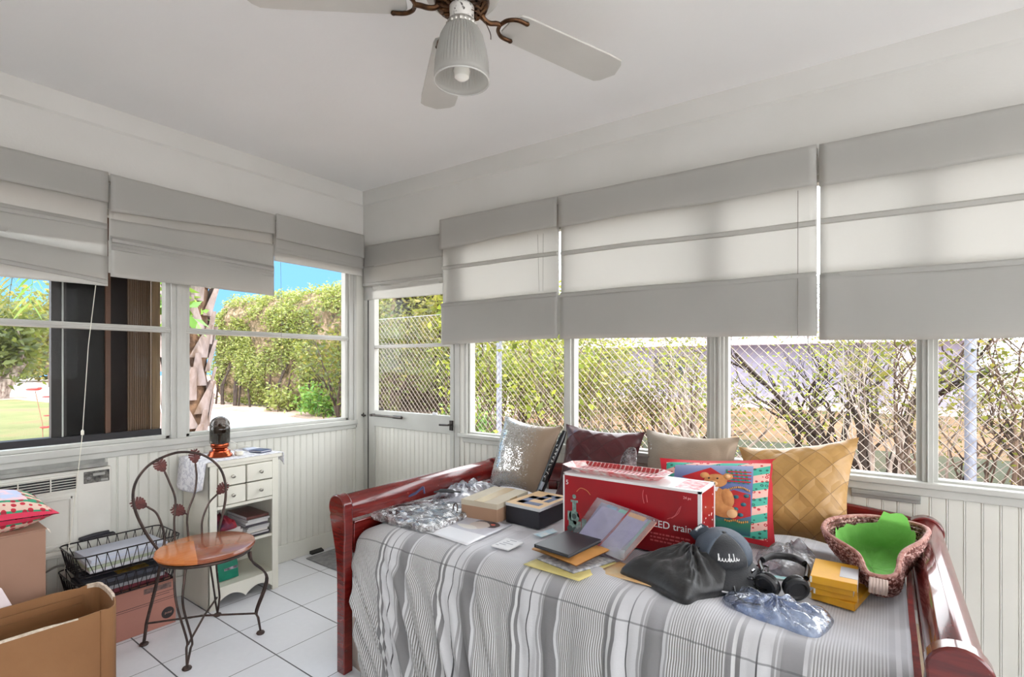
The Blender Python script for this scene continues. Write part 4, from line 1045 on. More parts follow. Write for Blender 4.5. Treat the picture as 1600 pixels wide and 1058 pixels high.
for k,(yy,hh) in enumerate(((-.012,.010),(-.006,.006),(0,.008),(.006,.006),(.012,.009))): b.tube([(.2917,-1.332+yy,.058-hh/2),(.2917,-1.332+yy+.002,.058+hh/2)],.0012,4)
b.build('emblem_lettering',mat('pale_print',(206,160,146),.7),bx)
WIRE=mat('black_wire',(38,34,36),.45,.5)
def tray(z,label,shift):
    x0,x1,ya,yb=.066,.30,-1.665+shift,-1.30+shift
    th=thing('wire_tray',label,'wire tray',((x0+x1)/2,(ya+yb)/2,z),'black wire trays stacked on the cardboard box')
    rimz=z+.095
    def rect(e,zz,r=.03):
        pts=[]
        for cx,cy,a0 in ((x1-r+e,yb-r+e,0),(x0+r-e,yb-r+e,PI/2),(x0+r-e,ya+r-e,PI),(x1-r+e,ya+r-e,1.5*PI)):
            pts+=[(cx+r*math.cos(a0+PI/2*i/5),cy+r*math.sin(a0+PI/2*i/5),zz) for i in range(6)]
        return pts
    MB().tube(rect(.012,rimz),.003,6,True).build('rim',WIRE,th,smooth=True)
    MB().tube(rect(-.006,z+.004),.0025,6,True).build('bottom_ring',WIRE,th,smooth=True)
    b=MB();top=rect(.012,rimz);bot=rect(-.006,z+.004)
    def samp(R,u):
        n=len(R);L=[0]
        for i in range(n): L.append(L[-1]+(Vector(R[i])-Vector(R[(i+1)%n])).length)
        s=u*L[-1]
        for i in range(n):
            if L[i+1]>=s:
                t=(s-L[i])/max(1e-9,L[i+1]-L[i]);return Vector(R[i]).lerp(Vector(R[(i+1)%n]),t)
    N=34
    for k in range(N):
        p=samp(top,k/N);q=samp(bot,((k+.5)/N)%1);r=samp(top,((k+1)/N)%1)
        m=samp(bot,((k+.38)/N)%1)
        b.tube([p,p.lerp(q,.6),q],.0016,5);b.tube([q,q.lerp(r,.4),r],.0016,5)
    b.build('zigzag_wire',WIRE,th,smooth=True)
    b=MB()
    for k in range(8):
        x=x0+.012+(x1-x0-.024)*k/7;b.tube([(x,ya+.006,z+.003),(x,yb-.006,z+.003)],.0016,5)
    b.build('bottom_wires',WIRE,th)
    return th
tray(.2095,'lower black wire tray resting on the pink cardboard box',0.)
tray(.318,'upper black wire tray holding pale papers beside the bistro chair',.005)
def sheets(name,labels,group,cx,cy,z,lx,ly,cols,h,rots,cat):
    for k,(c,lb) in enumerate(zip(cols,labels)):
        b=MB();b.T=Matrix.Translation((cx+.004*math.sin(k*3),cy+.006*math.cos(k*2.3),z+k*(h+.0006)))@Matrix.Rotation(rots[k],4,'Z')
        b.box(-lx/2,lx/2,-ly/2,ly/2,0,h)
        o=b.build(name,mat(f'paper_{c[0]}_{c[1]}_{c[2]}',c,.6),bevel=.001);tag(o,lb,cat,group)
sheets('magazine',['bottom maroon magazine in the lower wire tray','grey magazine second from the bottom in the lower wire tray','black-covered magazine near the top of the lower wire tray','dark catalogue with a yellow picture, topmost in the lower wire tray'],'magazines in the lower wire tray',.172,-1.482,.2175,.20,.30,[(110,40,52),(150,150,154),(52,50,56),(70,72,84)],.016,[.03,-.04,.02,-.05],'magazine')
b=MB();b.T=Matrix.Translation((.2,-1.44,.2838));b.box(-.03,.05,-.07,.05,0,.0012);o=b.build('postcard',mat('yellow_picture',(196,160,50),.4,c2=(70,50,30),ns=30));tag(o,'small yellow picture card on the magazines in the lower wire tray','card')
sheets('paper_stack',['bottom bundle of white paper in the upper wire tray','green-edged bundle second from the bottom in the upper wire tray','third bundle of paper up in the upper wire tray','top pale blue bundle of papers in the upper wire tray'],'papers in the upper wire tray',.172,-1.478,.3255,.20,.29,[(222,222,226),(176,184,160),(206,208,216),(206,212,228)],.014,[.0,.05,-.02,.04],'paper')
b=MB();b.tube(bez([(.055,-1.60,.424),(.06,-1.55,.432),(.05,-1.49,.43)],6),.009,8).box(.04,.07,-1.60,-1.47,.421,.426)
o=b.build('folding_umbrella',mat('black_nylon',(40,38,44),.6));tag(o,'thin black folded umbrella lying on the far rim of the upper wire tray','umbrella')

# ---------------- cardboard boxes at the left edge
CARD2=mat('tan_cardboard',(166,130,110),.8,c2=(156,120,100),ns=2,bump=.05,bs=120)
tb=thing('tall_cardboard_box','tall closed tan cardboard box at the left edge with a cushion on top','box',(.21,-1.97,0))
MB().box(.07,.35,-2.20,-1.774,0,.572).build('carton',CARD2,tb,bevel=.003)
b=MB();b.loft([[(.07,-2.20,.573),(.21,-2.20,.576),(.21,-1.772,.576),(.07,-1.772,.573)],[(.07,-2.20,.577),(.21,-2.20,.580),(.21,-1.772,.580),(.07,-1.772,.577)]]);b.loft([[(.211,-2.20,.576),(.352,-2.20,.573),(.352,-1.772,.573),(.211,-1.772,.576)],[(.211,-2.20,.580),(.352,-2.20,.577),(.352,-1.772,.577),(.211,-1.772,.580)]])
b.build('top_flap',CARD2,tb)
b=MB();b.tube([(.349,-1.772,.575),(.352,-1.766,.567),(.348,-1.762,.556)],.003,5);b.build('torn_tape',mat('torn_paper',(226,216,204),.8),tb)
CARD3=mat('brown_cardboard',(148,106,68),.8,c2=(134,92,56),ns=2.5,bump=.05,bs=90)
TORN=mat('torn_cardboard_edge',(218,204,188),.9,c2=(190,170,150),ns=80)
ob=thing('open_cardboard_box','large open brown cardboard box with a torn white rim in the left foreground','box',(.70,-2.0,0))
H=.382
# one continuous wall: near side, rounded right end, far side
out=[(.86,-2.35),(.86,-1.80),(.858,-1.735),(.845,-1.700),(.81,-1.682),(.76,-1.672),(.69,-1.664),(.62,-1.662),(.575,-1.668),(.555,-1.70),(.552,-1.80),(.552,-2.35)]
pp=[p[:2] for p in bez([(p[0],p[1],0) for p in out],5)]
c=(.706,-2.0)
def wall(pp,t0,t1,z0,z1):
    b=MB();n=len(pp);rings=[]
    for i,p in enumerate(pp):
        a=Vector(pp[max(i-1,0)]);d=Vector(pp[min(i+1,n-1)]);t=(d-a).normalized();nn=Vector((-t.y,t.x))
        if i==0 or i==n-1: nn=Vector((-1,0)) if i==0 else Vector((1,0))
        jz=.0035*nz(p[0]*45,p[1]*45,2)+.006*nz(p[0]*9,p[1]*9,5)
        rings.append([(p[0]+nn.x*t0,p[1]+nn.y*t0,z0),(p[0]+nn.x*t1,p[1]+nn.y*t1,z0),(p[0]+nn.x*t1,p[1]+nn.y*t1,z1+jz),(p[0]+nn.x*t0,p[1]+nn.y*t0,z1+jz)])
    return b.loft(rings)
wall(pp,0,.005,0,H).build('box_wall',CARD3,ob)
wall(pp[24:46],-.001,.007,H-.012,H+.004).build('torn_rim',TORN,ob)
wall(pp[3:6],-.0005,.0055,H-.002,H+.002).build('torn_rim',TORN,ob)
MB().box(.56,.855,-2.35,-1.70,.001,.006).build('box_bottom',CARD3,ob)
b=MB();b.loft([[(.557,y,.25),(.562,y,.25),(.572,y,H-.03),(.567,y,H-.03)] for y in (-2.35,-1.71)]);b.loft([[(.562,y,.29),(.566,y,.29),(.578,y,H-.055),(.574,y,H-.055)] for y in (-2.35,-1.72)])
b.build('inner_flap',CARD3,ob)
b=MB();b.loft([[(.45,-2.06,0),(.52,-2.06,0),(.52,-1.90,0),(.45,-1.90,0)],[(.44,-2.06,.36),(.525,-2.06,.36),(.525,-1.895,.36),(.44,-1.895,.36)],[(.475,-2.05,.445),(.485,-2.05,.445),(.485,-1.92,.43),(.475,-1.92,.43)]])
o=b.build('paper_bag',mat('pinkish_white_paper',(228,214,216),.7),bevel=.006);tag(o,'pinkish white paper bag between the tall box and the open box','paper bag')

# ---------------- rug and door stop
RUG=mat('grey_doormat',(150,150,152),.95,c2=(128,128,132),ns=30,bump=.6,bs=260)
o=MB().box(.075,.84,-.492,-.13,.0005,.009).build('doormat',RUG,bevel=.003);tag(o,'grey woven doormat on the tiles in front of the corner door','doormat')
b=MB();b.loft([[(.016,-.43,.001),(.045,-.43,.001),(.045,-.43,.010),(.016,-.43,.020)],[(.016,-.345,.001),(.045,-.345,.001),(.045,-.345,.010),(.016,-.345,.020)]])
o=b.build('door_stop',BLK);tag(o,'small black rubber door stop against the left baseboard','door stop')
# ================================================================ things on the daybed
TB=.580
def pillow4(b,TL,TR,BR,BL,T,seed=0,n=26,pinch=.035,wr=.005,mi=0,border=0,uvs=True):
    """stuffed cushion spanned by four corner points"""
    TL,TR,BR,BL=[Vector(p) for p in (TL,TR,BR,BL)]
    N=((TR-TL).cross(BL-TL)).normalized()*-1
    cen=(TL+TR+BR+BL)/4
    def surf(side):
        def fn(u,v):
            p=(TL*(1-u)+TR*u)*(1-v)+(BL*(1-u)+BR*u)*v
            a=2*u-1;c=2*v-1
            # edges bow inward between the corners
            p=p+(cen-p)*pinch*((1-a*a)*abs(c)**3+(1-c*c)*abs(a)**3)*1.6
            e=border
            au=max(0,1-(abs(a)/(1-e))**2.6) if abs(a)<1-e else 0
            cv=max(0,1-(abs(c)/(1-e))**2.6) if abs(c)<1-e else 0
            h=(au*cv)**.55*T/2
            ed=min(1,(au*cv)*3)
            fold=max(0,1-min(1-abs(a),1-abs(c))*5)
            h+=wr*ed*(nz(u*4+seed,v*4,seed)+.6*nz(u*11+seed,v*11,3))+wr*fold*ed*1.2*nz(a*14+seed,c*14,9)
            h=max(h,.0015)
            return p+N*(h*side)
        return fn
    b.grid(surf(1),n,n,mi);b.grid(surf(-1),n,n,mi)
    return N
def quilt_mat(name,c1,c2,k,rough,line,metal=0.):
    t=NT(name);uv=t.co('UV');x,y,z=t.sep(uv)
    def g(s):
        v=t.math('FRACT',t.math('MULTIPLY',t.math('ADD',x,t.math('MULTIPLY',y,s)),k))
        return t.math('MINIMUM',v,t.math('SUBTRACT',1.,v))
    d=t.math('MINIMUM',g(1.),g(-1.))
    l=t.math('LESS_THAN',d,.013)
    puff=t.math('MINIMUM',t.math('MULTIPLY',d,4.),1.)
    n=t.noise(uv,9,4)
    col=t.mix(n,lin(c1),lin(c2));col=t.mix(t.math('MULTIPLY',l,.75),col,lin(line))
    h=t.math('ADD',puff,t.math('MULTIPLY',n,.5))
    return t.done(t.pri(col,rough,metal,t.bump(h,.5,.006),spec=.5,sheen=.1))
def sequin_mat(name,c1,c2,dens,c3):
    t=NT(name);uv=t.co('UV');co=t.co();x,y,z=t.sep(uv)
    v=t.n('ShaderNodeTexVoronoi');t.put(v.inputs['Vector'],uv);v.inputs['Scale'].default_value=90
    s=t.sep(v.outputs['Color'])
    zone=t.math('MULTIPLY',t.math('SUBTRACT',1.05,t.math('MULTIPLY',x,1.25)),t.math('ADD',.25,t.noise(uv,4,3)))
    on=t.math('GREATER_THAN',t.math('MULTIPLY',t.math('ADD',s[0],zone),.5),dens)
    base=t.mix(t.noise(t.mapped(uv,(6,60,1)),3,4),lin(c1),lin(c2))
    base=t.mix(t.ramp(x,[(.35,(0,0,0)),(.85,(1,1,1))]),base,lin(c3))
    nrm=t.n('ShaderNodeNormalMap') if False else None
    tilt=t.bump(s[1],.9,.02)
    a=t.pri(base,.5,.25,t.bump(t.noise(t.mapped(uv,(10,120,1)),2,3),.3,.004),spec=.5)
    q=t.pri(t.mix(s[2],lin((236,236,236)),lin((190,186,180))),.18,.85,tilt)
    return t.done(t.mixs(on,a,q))
P1=sequin_mat('silver_sequin_fabric',(168,165,158),(146,141,132),.50,(146,126,106))
P3=sequin_mat('champagne_satin',(160,146,128),(140,126,110),.86,(150,132,112))
P2=quilt_mat('burgundy_quilted_satin',(80,22,28),(62,17,22),3.4,.32,(28,10,14))
P4=quilt_mat('gold_quilted_satin',(190,148,86),(172,130,72),3.6,.38,(112,78,40))
BURG=P2
def cushion(label,corners,T,m,seed,nm='cushion',pinch=.075,wr=.006,border=0,zip_=True):
    b=MB();pillow4(b,*corners,T,seed,pinch=pinch,wr=wr,border=border)
    o=b.build(nm,m,smooth=True,ang=180);tag(o,label,'cushion','cushions along the back of the daybed');return o
cushion('silver sequinned cushion at the left end of the daybed',[(1.385,-.165,.950),(1.752,-.20,.918),(1.70,-.31,.60),(1.385,-.31,.60)],.15,P1,1)
cushion('dark burgundy quilted cushion behind the left end of the red toy box',[(1.735,-.135,.925),(2.135,-.13,.915),(2.15,-.285,.60),(1.76,-.285,.60)],.14,P2,2)
cushion('champagne satin cushion in the middle of the daybed back, behind the teddy cushion',[(2.143,-.135,.930),(2.533,-.15,.928),(2.55,-.30,.60),(2.17,-.285,.60)],.14,P3,3)
cushion('gold diamond-quilted satin cushion at the right end of the daybed back',[(2.535,-.175,.893),(2.925,-.165,.962),(2.905,-.30,.60),(2.60,-.32,.60)],.15,P4,4)
# black roll with pale script leaning between the two left cushions
BLKP=mat('black_glossy_wrap',(20,20,22),.25)
tb_=thing('umbrella','thin black folded umbrella with white script, leaning between silver and burgundy cushions','umbrella',(1.755,-.40,.60))
A=Vector((1.738,-.405,.605));B_=Vector((1.815,-.285,.912))
MB().tube([A.lerp(B_,t) for t in (0,.08,.5,.9,1)],[.012,.018,.018,.015,.009],14).build('umbrella_sleeve',BLKP,tb_,smooth=True)
b=MB();d=(B_-A).normalized();side=d.cross(Vector((-.3,.9,0))).normalized();fr=side.cross(d).normalized()*-1
if fr.y>0: fr=-fr
for k in range(9):
    q=A.lerp(B_,.34+.055*k)+fr*.0178;b.tube([q+side*.006*math.sin(k*1.9)+d*.004,q+side*.007*math.cos(k*2.3),q-side*.006*math.sin(k*1.4)-d*.004],.0013,4)
b.build('script_lettering',mat('white_print',(228,228,228),.5),tb_)
b=MB();b.tube([A.lerp(B_,.16)+fr*.016,A.lerp(B_,.27)+fr*.017],[.007,.009],8);b.build('clear_tip',mat('grey_plastic_tip',(150,156,168),.25),tb_,smooth=True)
# clear packet
b=MB();heap(b,[(2.105,-.335,.75),(2.165,-.33,.75),(2.17,-.31,.86),(2.135,-.31,.87),(2.105,-.32,.82)],(2.137,-.325,.80),.012,5,.6,nr=6)
o=b.build('plastic_packet',film_mat('clear_packet_film',(214,206,206),(200,190,190),.35,.08,.5,60),smooth=True,ang=180);tag(o,'small clear plastic packet tucked between the burgundy and champagne cushions','packet')

# ---------------- teddy bear cushion
def teddy_cloth():
    t=NT('printed_holiday_cloth');uv=t.co('UV');x,y,z=t.sep(uv)
    v=t.n('ShaderNodeTexVoronoi');t.put(v.inputs['Vector'],uv);v.inputs['Scale'].default_value=22;v.inputs['Randomness'].default_value=.6
    dots=t.math('LESS_THAN',v.outputs['Distance'],.36)
    ringd=t.math('LESS_THAN',v.outputs['Distance'],.16)
    zig=t.math('ADD',x,t.math('MULTIPLY',t.math('PINGPONG',y,.09),1.))
    band=t.math('GREATER_THAN',t.math('SINE',t.math('MULTIPLY',t.math('ADD',y,t.math('MULTIPLY',x,.4)),34.)),0.)
    bg=t.mix(band,lin((64,168,146)),lin((226,176,164)))
    dc=t.mix(band,lin((22,96,84)),lin((190,40,52)))
    patt=t.mix(ringd,t.mix(dots,bg,dc),bg)
    # centre panel sky, ground
    sky=t.ramp(y,[(.0,lin((158,168,196))),(.28,lin((104,118,168))),(.7,lin((88,96,150))),(.80,lin((34,116,84))),(1,lin((40,60,110)))])
    inx=t.math('MULTIPLY',t.math('GREATER_THAN',x,.14),t.math('LESS_THAN',x,.81))
    iny=t.math('MULTIPLY',t.math('GREATER_THAN',y,.10),t.math('LESS_THAN',y,.93))
    ins=t.math('MULTIPLY',inx,iny)
    col=t.mix(ins,patt,sky)
    bx=t.math('MAXIMUM',t.math('ABSOLUTE',t.math('SUBTRACT',x,.5)),t.math('ABSOLUTE',t.math('SUBTRACT',y,.5)))
    col=t.mix(t.math('GREATER_THAN',bx,.445),col,lin((196,30,46)))
    return t.done(t.pri(col,.65,0,t.bump(t.noise(uv,60,3),.15,.002)))
TC=[Vector(p) for p in ((2.278,-.335,.846),(2.690,-.255,.876),(2.700,-.395,.592),(2.30,-.43,.592))]
b=MB();TN=pillow4(b,*TC,.11,6,n=30,pinch=.045,wr=.003,border=.05)
ted=b.build('teddy_cushion',teddy_cloth(),smooth=True,ang=180);tag(ted,'square holiday cushion printed with a teddy bear, red border, behind the toy box','cushion')
def tp(u,v,h=0):
    TL,TR,BR,BL=TC
    p=(TL*(1-u)+TR*u)*(1-v)+(BL*(1-u)+BR*u)*v
    a=2*u-1;c=2*v-1;e=.05
    au=max(0,1-(abs(a)/(1-e))**2.6);cv=max(0,1-(abs(c)/(1-e))**2.6)
    return p+TN*((au*cv)**.55*.055+.0016+h)
def blob(b,cu,cv,ru,rv,h,rot=0,n=26,mi=0):
    pts=[];
    rings=[]
    for q in (1,.75,.4,.05):
        rg=[]
        for i in range(n):
            a=2*PI*i/n;du=ru*q*math.cos(a);dv=rv*q*math.sin(a)
            u=cu+du*math.cos(rot)-dv*math.sin(rot);v=cv+du*math.sin(rot)+dv*math.cos(rot)
            rg.append(tuple(tp(u,v,h+.0035*(1-q*q))))
        rings.append(rg)
    b.loft(rings,mi)
def poly(b,pts,h,mi=0,div=6):
    P=[]
    for i in range(len(pts)):
        a=pts[i];c=pts[(i+1)%len(pts)]
        for k in range(div): P.append((a[0]+(c[0]-a[0])*k/div,a[1]+(c[1]-a[1])*k/div))
    cx=sum(p[0] for p in P)/len(P);cy=sum(p[1] for p in P)/len(P)
    rings=[[tuple(tp(cx+(p[0]-cx)*q,cy+(p[1]-cy)*q,h)) for p in P] for q in (1,.8,.6,.4,.2,.02)]
    b.loft(rings,mi,caps=False)
REDP=mat('printed_red',(190,32,36),.65,c2=(168,24,34),ns=30)
FURP=mat('printed_bear_fur',(206,146,88),.7,c2=(186,122,70),ns=40)
b=MB();poly(b,[(.22,.28),(.46,.15),(.60,.28),(.34,.34)],.001);poly(b,[(.56,.48),(.66,.42),(.79,.46),(.80,.70),(.68,.76),(.54,.72)],.001);b.build('printed_red_shapes',REDP,ted,smooth=True)
b=MB()
for cu,cv in ((.68,.50),(.74,.58),(.68,.64),(.72,.70),(.76,.48)): blob(b,cu,cv,.022,.022,.0022)
b.build('printed_dots',mat('printed_teal',(44,98,110),.65),ted,smooth=True)
b=MB()
for k in range(5):
    u=.585+.036*k;poly(b,[(u,.17),(u+.016,.17),(u+.05,.34),(u+.034,.34)],.0012)
for k in range(4): poly(b,[(.60,.19+.04*k),(.79,.19+.04*k),(.79,.205+.04*k),(.60,.205+.04*k)],.0016,1)
b.build('printed_plaid',[mat('printed_green',(36,130,96),.65),REDP],ted,smooth=True)
b=MB()
blob(b,.51,.32,.095,.085,.003)                    # head
blob(b,.415,.255,.038,.038,.003);blob(b,.605,.265,.042,.042,.003)  # ears
blob(b,.51,.54,.105,.14,.002)                      # body
blob(b,.615,.52,.048,.11,.0045,-.2);blob(b,.41,.52,.04,.10,.0045,.3)   # arms
blob(b,.585,.675,.115,.075,.0045,.15);blob(b,.43,.68,.09,.07,.004,-.2)     # legs
b.build('printed_bear',FURP,ted,smooth=True)
PF=mat('printed_pale_fur',(226,180,130),.7)
for nm,q in (('printed_muzzle',(.485,.36,.045,.034,.007)),('printed_paw',(.655,.70,.042,.048,.009)),('printed_ear',(.607,.265,.022,.022,.0075))):
    b=MB();blob(b,*q);b.build(nm,PF,ted,smooth=True)
b=MB();blob(b,.455,.295,.009,.011,.0105);blob(b,.525,.295,.009,.011,.0105);blob(b,.48,.345,.015,.011,.012);poly(b,[(.46,.38),(.485,.386),(.51,.378),(.51,.383),(.485,.391),(.46,.385)],.0125);b.build('printed_face',mat('printed_dark_brown',(52,32,24),.6),ted,smooth=True)
b=MB();poly(b,[(.45,.405),(.54,.40),(.525,.455),(.48,.44)],.009);b.build('printed_collar',mat('printed_white',(226,226,224),.6),ted,smooth=True)
b=MB()
for k in range(12): blob(b,.62+.0145*k,.42-.035*math.sin(k/11*PI),.006,.014,.0022)
for k in range(12): blob(b,.60+.016*k,.775+.008*math.sin(k),.006,.013,.0022)
b.build('printed_braid',mat('printed_gold',(206,150,70),.65),ted,smooth=True)

# ---------------- red toy train box with tray on top
REDB=mat('red_printed_carton',(158,12,26),.28,c2=(140,10,24),ns=5)
WHB=mat('white_carton_edge',(224,222,222),.4)
x0,x1,y0,y1,z0,z1=2.010,2.520,-.632,-.465,TB,.806
tr=thing('toy_train_box','large red boxed LED train set standing in front of the cushions','box',((x0+x1)/2,(y0+y1)/2,z0))
MB().box(x0,x1,y0,y1,z0,z1).build('carton',REDB,tr,bevel=.002)
b=MB();e=.007
b.box(x0,x1,y0-.0008,y0,z1-.008,z1).box(x0,x0+.006,y0-.0008,y0,z0,z1).box(x1-.010,x1,y0-.0008,y0,z0,z1)
b.box(x1,x1+.0008,y0,y0+.010,z0,z1).box(x1,x1+.0008,y1-.012,y1,z0,z1).box(x1,x1+.0008,y0,y1,z1-.007,z1)
b.box(x0,x1,y0,y1,z1,z1+.0008)
b.build('white_border',WHB,tr)
PINKW=mat('pink_white_pattern',(226,206,206),.5,c2=(206,90,100),ns=45)
MB().box(x0+.42,x1-.012,y0+.02,y1-.02,z1+.0008,z1+.0014).build('top_pattern',PINKW,tr)
FM=frame((0,0,0),(1,0,0),(0,0,1))
def onface(x,z): return Matrix.Translation((x,y0-.0012,z))@FM
WPR=mat('white_print',(228,228,228),.5)
text_mesh('lettering_led_train','LED train',.034,onface(2.361,z0+.087),WPR,tr)
text_mesh('lettering_count','5',.024,onface(2.022,z1-.042),WPR,tr)
text_mesh('small_lettering','24 pc',.012,onface(2.463,z1-.030),mat('pale_red_print',(226,150,150),.5),tr)
SMALL=mat('faint_red_print',(206,96,100),.5)
b=MB()
for k in range(3):
    xx=2.352
    while xx<2.475:
        w=rnd.uniform(.006,.018);b.box(xx,xx+w,y0-.0012,y0-.0004,z0+.062-.012*k,z0+.067-.012*k);xx+=w+.004
b.build('fine_print',SMALL,tr)
b=MB()
for q in ([(2.33,.74),(2.325,.765),(2.328,.785)],[(2.342,.745),(2.338,.77)],[(2.41,.70),(2.435,.715),(2.452,.745)],[(2.425,.705),(2.447,.725),(2.456,.75)]): b.tube(bez([(p[0],y0-.001,p[1]) for p in q],5),.0009,4)
b.build('carton_scuffs',SMALL,tr)
# printed locomotive (plain toy engine)
LG=mat('printed_pale_teal',(150,176,168),.5,c2=(96,120,112),ns=60);LD=mat('printed_dark_teal',(70,84,82),.5)
def disc(b,x,z,r,n=20,d=.0014,mi=0): b.add([(x+r*math.cos(2*PI*i/n),y0-d,z+r*math.sin(2*PI*i/n)) for i in range(n)],[tuple(range(n))],mi)
b=MB();b.box(2.035,2.085,y0-.0014,y0,.60,.632);disc(b,2.058,.648,.022);b.box(2.050,2.066,y0-.0014,y0,.668,.702);b.box(2.043,2.073,y0-.0014,y0,.700,.708);b.box(2.03,2.045,y0-.0014,y0,.63,.665)
disc(b,2.058,.722,.008);b.box(2.090,2.108,y0-.0014,y0,.60,.645)
b.build('printed_engine',LG,tr)
for x,z,r in ((2.040,.60,.012),(2.062,.597,.012),(2.084,.60,.012)):
    b=MB();disc(b,x,z,r,16,.0018);b.build('printed_wheel',LD,tr)
b=MB();disc(b,2.058,.648,.010,16,.0018);b.build('printed_boiler_front',LD,tr)
b=MB();disc(b,2.080,.655,.010);disc(b,2.062,.625,.007);b.build('printed_bow',REDP,tr)
b=MB();b.tube(bez([(2.068,y0-.001,.742),(2.085,y0-.001,.757),(2.11,y0-.001,.752),(2.125,y0-.001,.738)],6),.0012,4)
for k in range(3): disc(b,2.238+.012*k,.705-.004*k,.008)
b.build('printed_smoke_and_sprig',mat('printed_gold_line',(196,130,80),.5),tr)
b=MB()
for k in range(16):
    yy=y0+.03+rnd.random()*.11;zz=z0+.02+rnd.random()*.19;b.box(x1,x1+.001,yy,yy+.005,zz,zz+.004)
b.build('printed_flecks',WPR,tr)
# tray
TRM=mat('white_patterned_tray',(232,226,222),.35,c2=(214,80,84),ns=38)
ty=thing('serving_tray','long red and white patterned tray on top of the red toy train box','tray',(2.185,-.545,.8075))
def rr(L,W,z,ch=.035):
    a=L/2;c=W/2
    return [(-a,-c+ch,z),(-a+ch*1.2,-c,z),(a-ch*1.2,-c,z),(a,-c+ch,z),(a,c-ch,z),(a-ch*1.2,c,z),(-a+ch*1.2,c,z),(-a,c-ch,z)]
b=MB();b.T=Matrix.Translation((2.185,-.548,.8075))@Matrix.Rotation(.035,4,'Z')
b.loft([rr(.34,.10,0),rr(.345,.105,.003),rr(.40,.148,.020),rr(.405,.152,.022),rr(.395,.145,.0225),rr(.34,.10,.006),rr(.335,.095,.0055)])
b.build('tray_body',TRM,ty,bevel=.001)
b=MB();b.T=Matrix.Translation((2.185,-.548,.8075))@Matrix.Rotation(.035,4,'Z')
for k in range(19):
    x=-.150+.0166*k;b.loft([[(x,-.052,.0075),(x+.011,-.052,.0075),(x+.011,.045,.0075),(x,.045,.0075)],[(x,-.052,.0082),(x+.011,-.052,.0082),(x+.011,.045,.0082),(x,.045,.0082)]])
    b.loft([[(x,.052,.0085),(x+.011,.052,.0085),(x+.011,.070,.0215),(x,.070,.0215)],[(x,.051,.0095),(x+.011,.051,.0095),(x+.011,.069,.0225),(x,.069,.0225)]])
b.build('red_slot_pattern',mat('dark_red_enamel',(158,34,38),.4),ty)

# ---------------- small boxes
def tape(b,*a): b.box(*a)
BOXT=mat('kraft_carton',(164,130,106),.75,c2=(154,120,96),ns=3,bump=.04,bs=150)
M=Matrix.Translation((1.648,-.585,TB))@Matrix.Rotation(.10,4,'Z')
bb=thing('small_carton','small pale brown carton taped shut beside the black gift box on the bed','box',(1.648,-.585,TB))
b=MB();b.T=M;b.box(-.088,.088,-.128,.128,0,.075);b.build('carton',BOXT,bb,bevel=.002)
b=MB();b.T=M;b.box(-.0888,.0888,-.1288,.1288,.055,.078);b.build('lid',mat('pale_kraft_lid',(190,180,160),.7,c2=(180,168,148),ns=4),bb,bevel=.002)
b=MB();b.T=M;b.box(-.025,.025,-.129,.129,.0782,.0786).box(.0888,.0892,-.03,.03,.0,.0782);b.build('packing_tape',mat('tan_tape',(184,160,124),.25),bb)
M2=Matrix.Translation((1.845,-.548,TB))@Matrix.Rotation(-.03,4,'Z')
kb=thing('gift_box','black gift box with a tan and blue patterned lid on the bed','box',(1.845,-.548,TB))
b=MB();b.T=M2;b.box(-.082,.082,-.115,.115,0,.076);b.build('box_body',mat('black_card',(26,26,34),.45),kb,bevel=.002)
b=MB();b.T=M2;b.box(-.0835,.0835,-.1165,.1165,.068,.080);b.build('lid',mat('grey_white_lid_edge',(190,192,194),.4),kb,bevel=.001)
b=MB();b.T=M2;b.box(-.082,.082,-.115,.115,.080,.0806);b.build('lid_ground',mat('tan_lid_paper',(204,170,126),.55),kb)
b=MB();b.T=M2
for r in ((-.052,.058,-.085,-.050),(-.052,-.018,-.085,.03),(-.052,.02,-.005,.03),(-.01,.02,-.005,.085),(-.01,.058,.052,.085),(.036,.062,-.02,.085)): b.box(r[0],r[1],r[2],r[3],.0806,.0811)
b.build('blue_lid_pattern',mat('slate_blue_print',(84,96,128),.55,c2=(70,80,108),ns=30),kb)

# ---------------- plastic-wrapped things at the left end
FOILM=mat('crinkled_silver_film',(206,206,208),.16,.75,c2=(232,232,236),ns=7,bump=.9,bs=22,bd=.03)
SH=thing('wrapped_shirt','flat shirt in crinkled clear plastic wrap at the left end of the bed','wrapped shirt',(1.44,-.79,TB))
b=MB();pl=[(1.265,-.925,TB),(1.335,-.955,TB),(1.60,-.945,TB),(1.615,-.90,TB),(1.60,-.72,TB),(1.52,-.62,TB),(1.35,-.64,TB),(1.265,-.75,TB)]
b.prism([(p[0],p[1]) for p in pl],TB,TB+.022);b.build('folded_shirt',mat('dark_grey_shirt',(96,94,96),.9,c2=(70,68,72),ns=8),SH,bevel=.006,smooth=True)
def wrap_film():
    t=NT('crinkled_shirt_wrap');co=t.co()
    v=t.n('ShaderNodeTexVoronoi');v.feature='DISTANCE_TO_EDGE';t.put(v.inputs['Vector'],t.mapped(co,(1,1.6,1)));v.inputs['Scale'].default_value=11
    n=t.noise(t.mapped(co,(1,1.8,1)),10,5,.6);h=t.math('ADD',n,t.math('MULTIPLY',v.outputs['Distance'],1.4))
    b=t.bump(h,1.,.03)
    f=t.ramp(n,[(.40,(.1,.1,.1)),(.52,(.85,.85,.85)),(.6,(.3,.3,.3))])
    d=t.pri(t.mix(n,lin((178,178,180)),lin((236,236,240))),.2,.35,b)
    tr=t.n('ShaderNodeBsdfTransparent');tr.inputs[0].default_value=lin((226,226,226))
    gl=t.n('ShaderNodeBsdfGlossy');gl.inputs['Roughness'].default_value=.1;t.put(gl.inputs['Normal'],b)
    return t.done(t.mixs(.28,t.mixs(f,tr.outputs[0],d),gl.outputs[0]))
WRAP=wrap_film()
